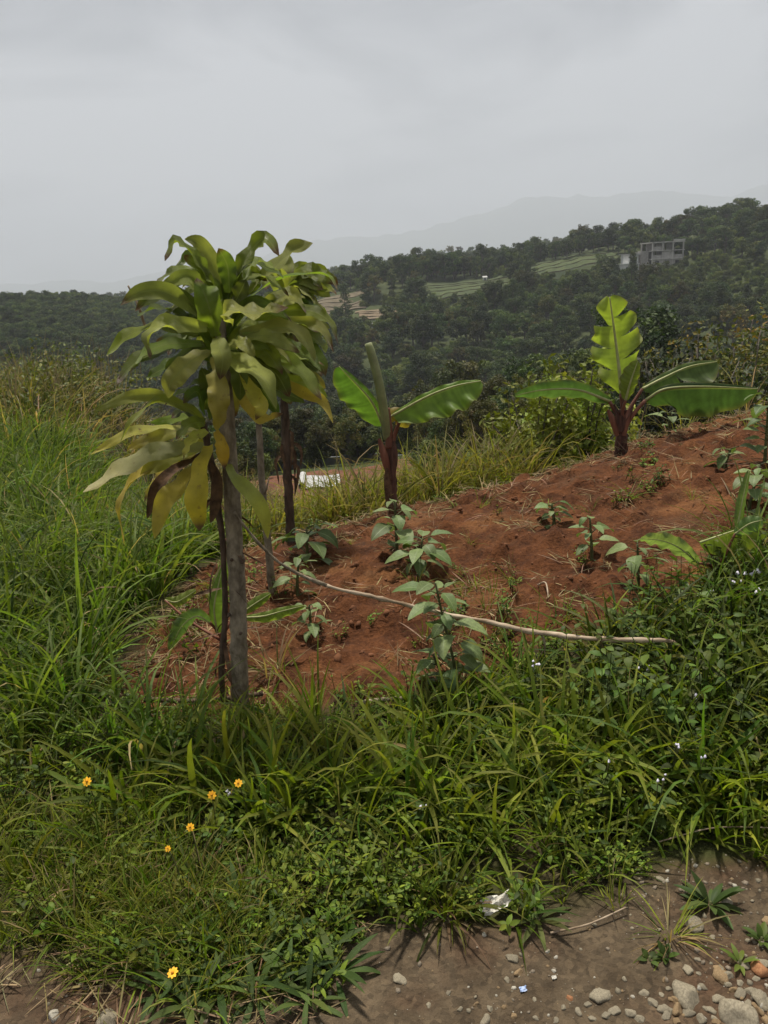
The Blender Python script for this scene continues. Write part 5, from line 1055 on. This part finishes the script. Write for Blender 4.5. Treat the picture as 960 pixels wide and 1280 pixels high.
# dark broad grass mat at the bottom left
MATP = [(u, v) for u, v in ((215, 1190), (250, 1175), (290, 1170), (330, 1180), (270, 1210), (310, 1215), (350, 1200), (230, 1235), (275, 1245), (320, 1250), (360, 1235), (385, 1255), (300, 1140), (345, 1150), (240, 1265), (200, 1245), (420, 1225), (405, 1190))]
mb = MB(); r = random.Random(5)
for (u, v) in MATP:
    p = Gp(u, v)
    for j in range(12):
        az = j * 2.4 + r.uniform(-.3, .3); l = r.uniform(.07, .14)
        ovate(mb, (p.x + math.cos(az) * .008, p.y + math.sin(az) * .008, p.z + r.uniform(0, .03)), az, r.uniform(.1, 1.1), l, l * .15, vary(r.choice([(.05, .085, .024), (.065, .10, .028), (.04, .07, .02), (.08, .12, .03)]), .2, r), 8, 5, r.uniform(.4, 1.2), .25, r.uniform(-.2, .2), .5)
tag(mb.build('broad_grass', M['grass']), 'mat of dark broad bladed grass around the large orange flower', 'grass', kind='stuff')
# crumpled plastic scrap and bits of litter
p = Gp(616, 1122) + Vector((0, -.05, .035)); gx, gy = np.meshgrid(np.linspace(-.5, .5, 14), np.linspace(-.5, .5, 10)); mb = MB()
zz = .16 + fbm(gx * 4, gy * 4, 8, 3) * .28 + np.abs(fbm(gx * 3, gy * 5, 15, 2)) * .2
mb.grid(np.stack([gx * .11 * (1 + .3 * fbm(gy * 3, gx, 4, 2)), gy * .055 + gx * .02, zz * .075], -1).reshape(-1, 3), 10, 14)
ps_ = tag(mb.build('plastic_scrap', M['litter'], None, False, p), 'crumpled dirty white plastic scrap at the edge of the grass', 'litter'); ps_.rotation_euler = (.5, 0, .15); ps_.scale = (.75, .75, .75)
def chip(u, v, wpx, mat, lb):
    p = Gp(u, v); s = wpx * p.y / 1000; mb = MB(); n = 6
    gx, gy = np.meshgrid(np.linspace(-.5, .5, n), np.linspace(-.35, .35, n)); mb.grid(np.stack([gx * s + gy * s * .2, gy * s, .006 + .18 * s * fbm(gx * 4, gy * 4, int(u), 2)], -1).reshape(-1, 3), n, n)
    o = mb.build('plastic_bit', M[mat], None, False, p); o.rotation_euler = (.3, .1, .3); tag(o, lb, 'litter')
chip(653, 1238, 12, 'blue_plastic', 'small blue plastic bit lying on the gravel'); chip(692, 1223, 8, 'litter', 'tiny whitish plastic bit right of the blue one')
for j, (u, v) in enumerate(((430, 1150), (445, 1135))):
    tuft('dead_grass', u, v, ['bleached dead grass bunch left of the arching tuft', 'small bleached grass wisp above the dead bunch'][j], grass_clump(1100 + j, 16, .05, .12, .004, .008, .03, (.8, 1.6), (.0, .6), 1.0, nseg=6), mat='straw')

# ------------------------------------------------------------------ shrubs behind the crest
def shrub(name, label, base, rx, rz, n, leaf, cols, group=None, seed=0, stems=9, stalky=.0):
    r = random.Random(seed); o = thing(name, label, 'shrub', base, group); st = MB(); blobs = []
    for k in range(stems):
        a = k * 2.4; q = r.uniform(.25, .95) * rx; h = rz * r.uniform(.55, 1.0) * math.sqrt(max(.15, 1 - (q / rx) ** 2 * .7)); e = (math.cos(a) * q, math.sin(a) * q, h)
        st.tube(spline([(e[0] * .15, e[1] * .15, -.15), (e[0] * .5, e[1] * .5, h * .55), e], 6), np.linspace(.012, .004, 6) * max(1, rz), 5)
        blobs.append((*e, rx * r.uniform(.22, .34)))
        for f in (.4, .62, .8): blobs.append((e[0] * f + r.gauss(0, .1) * rx, e[1] * f + r.gauss(0, .1) * rx, h * f * r.uniform(.8, 1.1), rx * r.uniform(.2, .34)))
    lf = MB(); crown_leaves(lf, r, blobs, n / (rx * rx), leaf, cols, .9)
    for _ in range(int(stalky * 30)):
        a = r.uniform(0, 6.28); q = r.random() * rx; blade(lf, (math.cos(a) * q, math.sin(a) * q, rz * .4), a, rz * r.uniform(.5, .9), leaf * .28, r.uniform(0, .4), r.uniform(0, .5), vary((.20, .17, .09), .2, r), None, 5, 1.0, r)
    st.build('stem', M['far_bark'], o); lf.build('foliage', M['tree'], o, False); return o
def sh_at(u, v, d, dz=-.1): p = P(u, v, d); return (p.x, p.y, Hs(p.x, p.y) + dz)
BRI = [(.20, .26, .038), (.16, .23, .032), (.24, .29, .05)]
for (u, d, rx, rz, lb) in ((668, 7.2, .5, 1.25, 'bright green fine leaved shrub under the left leaf of the crest banana'), (728, 7.5, .5, 1.28, 'bright green shrub close left of the crest banana stem'), (705, 8.6, .45, 1.45, 'bright green shrub behind the other two left of the crest banana')):
    shrub('shrub', lb, sh_at(u, 560, d), rx, rz, 520, .032, BRI, None, u, 14)
DK = [(.035, .048, .020), (.045, .058, .022), (.028, .040, .018)]
for (u, d, rx, rz, lb) in ((825, 8.8, .7, 1.35, 'dark shrub behind the stem of the crest banana'), (880, 9.0, .7, 1.35, 'dark shrub under the long dark banana leaf'), (935, 9.6, .7, 1.4, 'dark shrub behind the right edge seedlings')):
    shrub('shrub', lb, sh_at(u, 530, d), rx, rz, 300, .036, DK, None, u, 12)
OR = [(.11, .11, .026), (.085, .10, .024), (.14, .11, .026), (.060, .080, .020)]
for (u, d, rx, rz, lb) in ((872, 12.5, 1.0, 2.45, 'russet leaved shrub left of the others behind the long dark banana leaf'), (915, 13, 1.1, 2.6, 'russet leaved shrub in the middle behind the long dark banana leaf'), (962, 13, 1.1, 2.75, 'russet leaved shrub cut by the right edge')):
    shrub('shrub', lb, sh_at(u, 500, d), rx, rz, 420, .045, OR, None, u, 14)
BR = [(.095, .118, .028), (.075, .098, .024), (.12, .125, .036), (.055, .078, .018)]
for j, (u, d, rx, rz, lb) in enumerate(((15, 9.5, .8, 1.05, 'dull green scrub bush at the left edge above the tall grass'), (75, 11, .9, 1.15, 'dull brush right of the bush at the left edge'), (125, 13, 1.0, 1.3, 'brownish brush left of the tree crown'), (40, 14.5, 1.2, 1.5, 'brownish brush behind the left edge bush'), (175, 12, .9, 1.0, 'brownish brush behind the hanging yellow leaves'), (100, 18, 1.4, 1.7, 'far brown brush under the wooded hill'), (10, 19, 1.4, 1.7, 'far brown brush under the wooded hill at the left edge'), (165, 19, 1.4, 1.6, 'far brown brush left of the tree crown'), (225, 15, 1.1, 1.2, 'brown brush behind the tree trunk'))):
    shrub('brush', lb, sh_at(u, 500, d), rx, rz * .82, 420, .034, BR, None, 300 + j, 13, 2.2)

# ------------------------------------------------------------------ the air: one closed box of thin even haze round everything
hz = MB(); hz.box(-9500, 9500, -9500, 9500, -110, 830)
m, nt, out = newmat('haze'); pv = N(nt, 'ShaderNodeVolumePrincipled', ins={'Color': (.66, .695, .775, 1), 'Density': .00029, 'Anisotropy': .15}); L(nt, pv.outputs[0], out.inputs['Volume'])
tag(hz.build('haze', m, None, False), 'thin pale haze filling the valley', 'haze', kind='stuff')
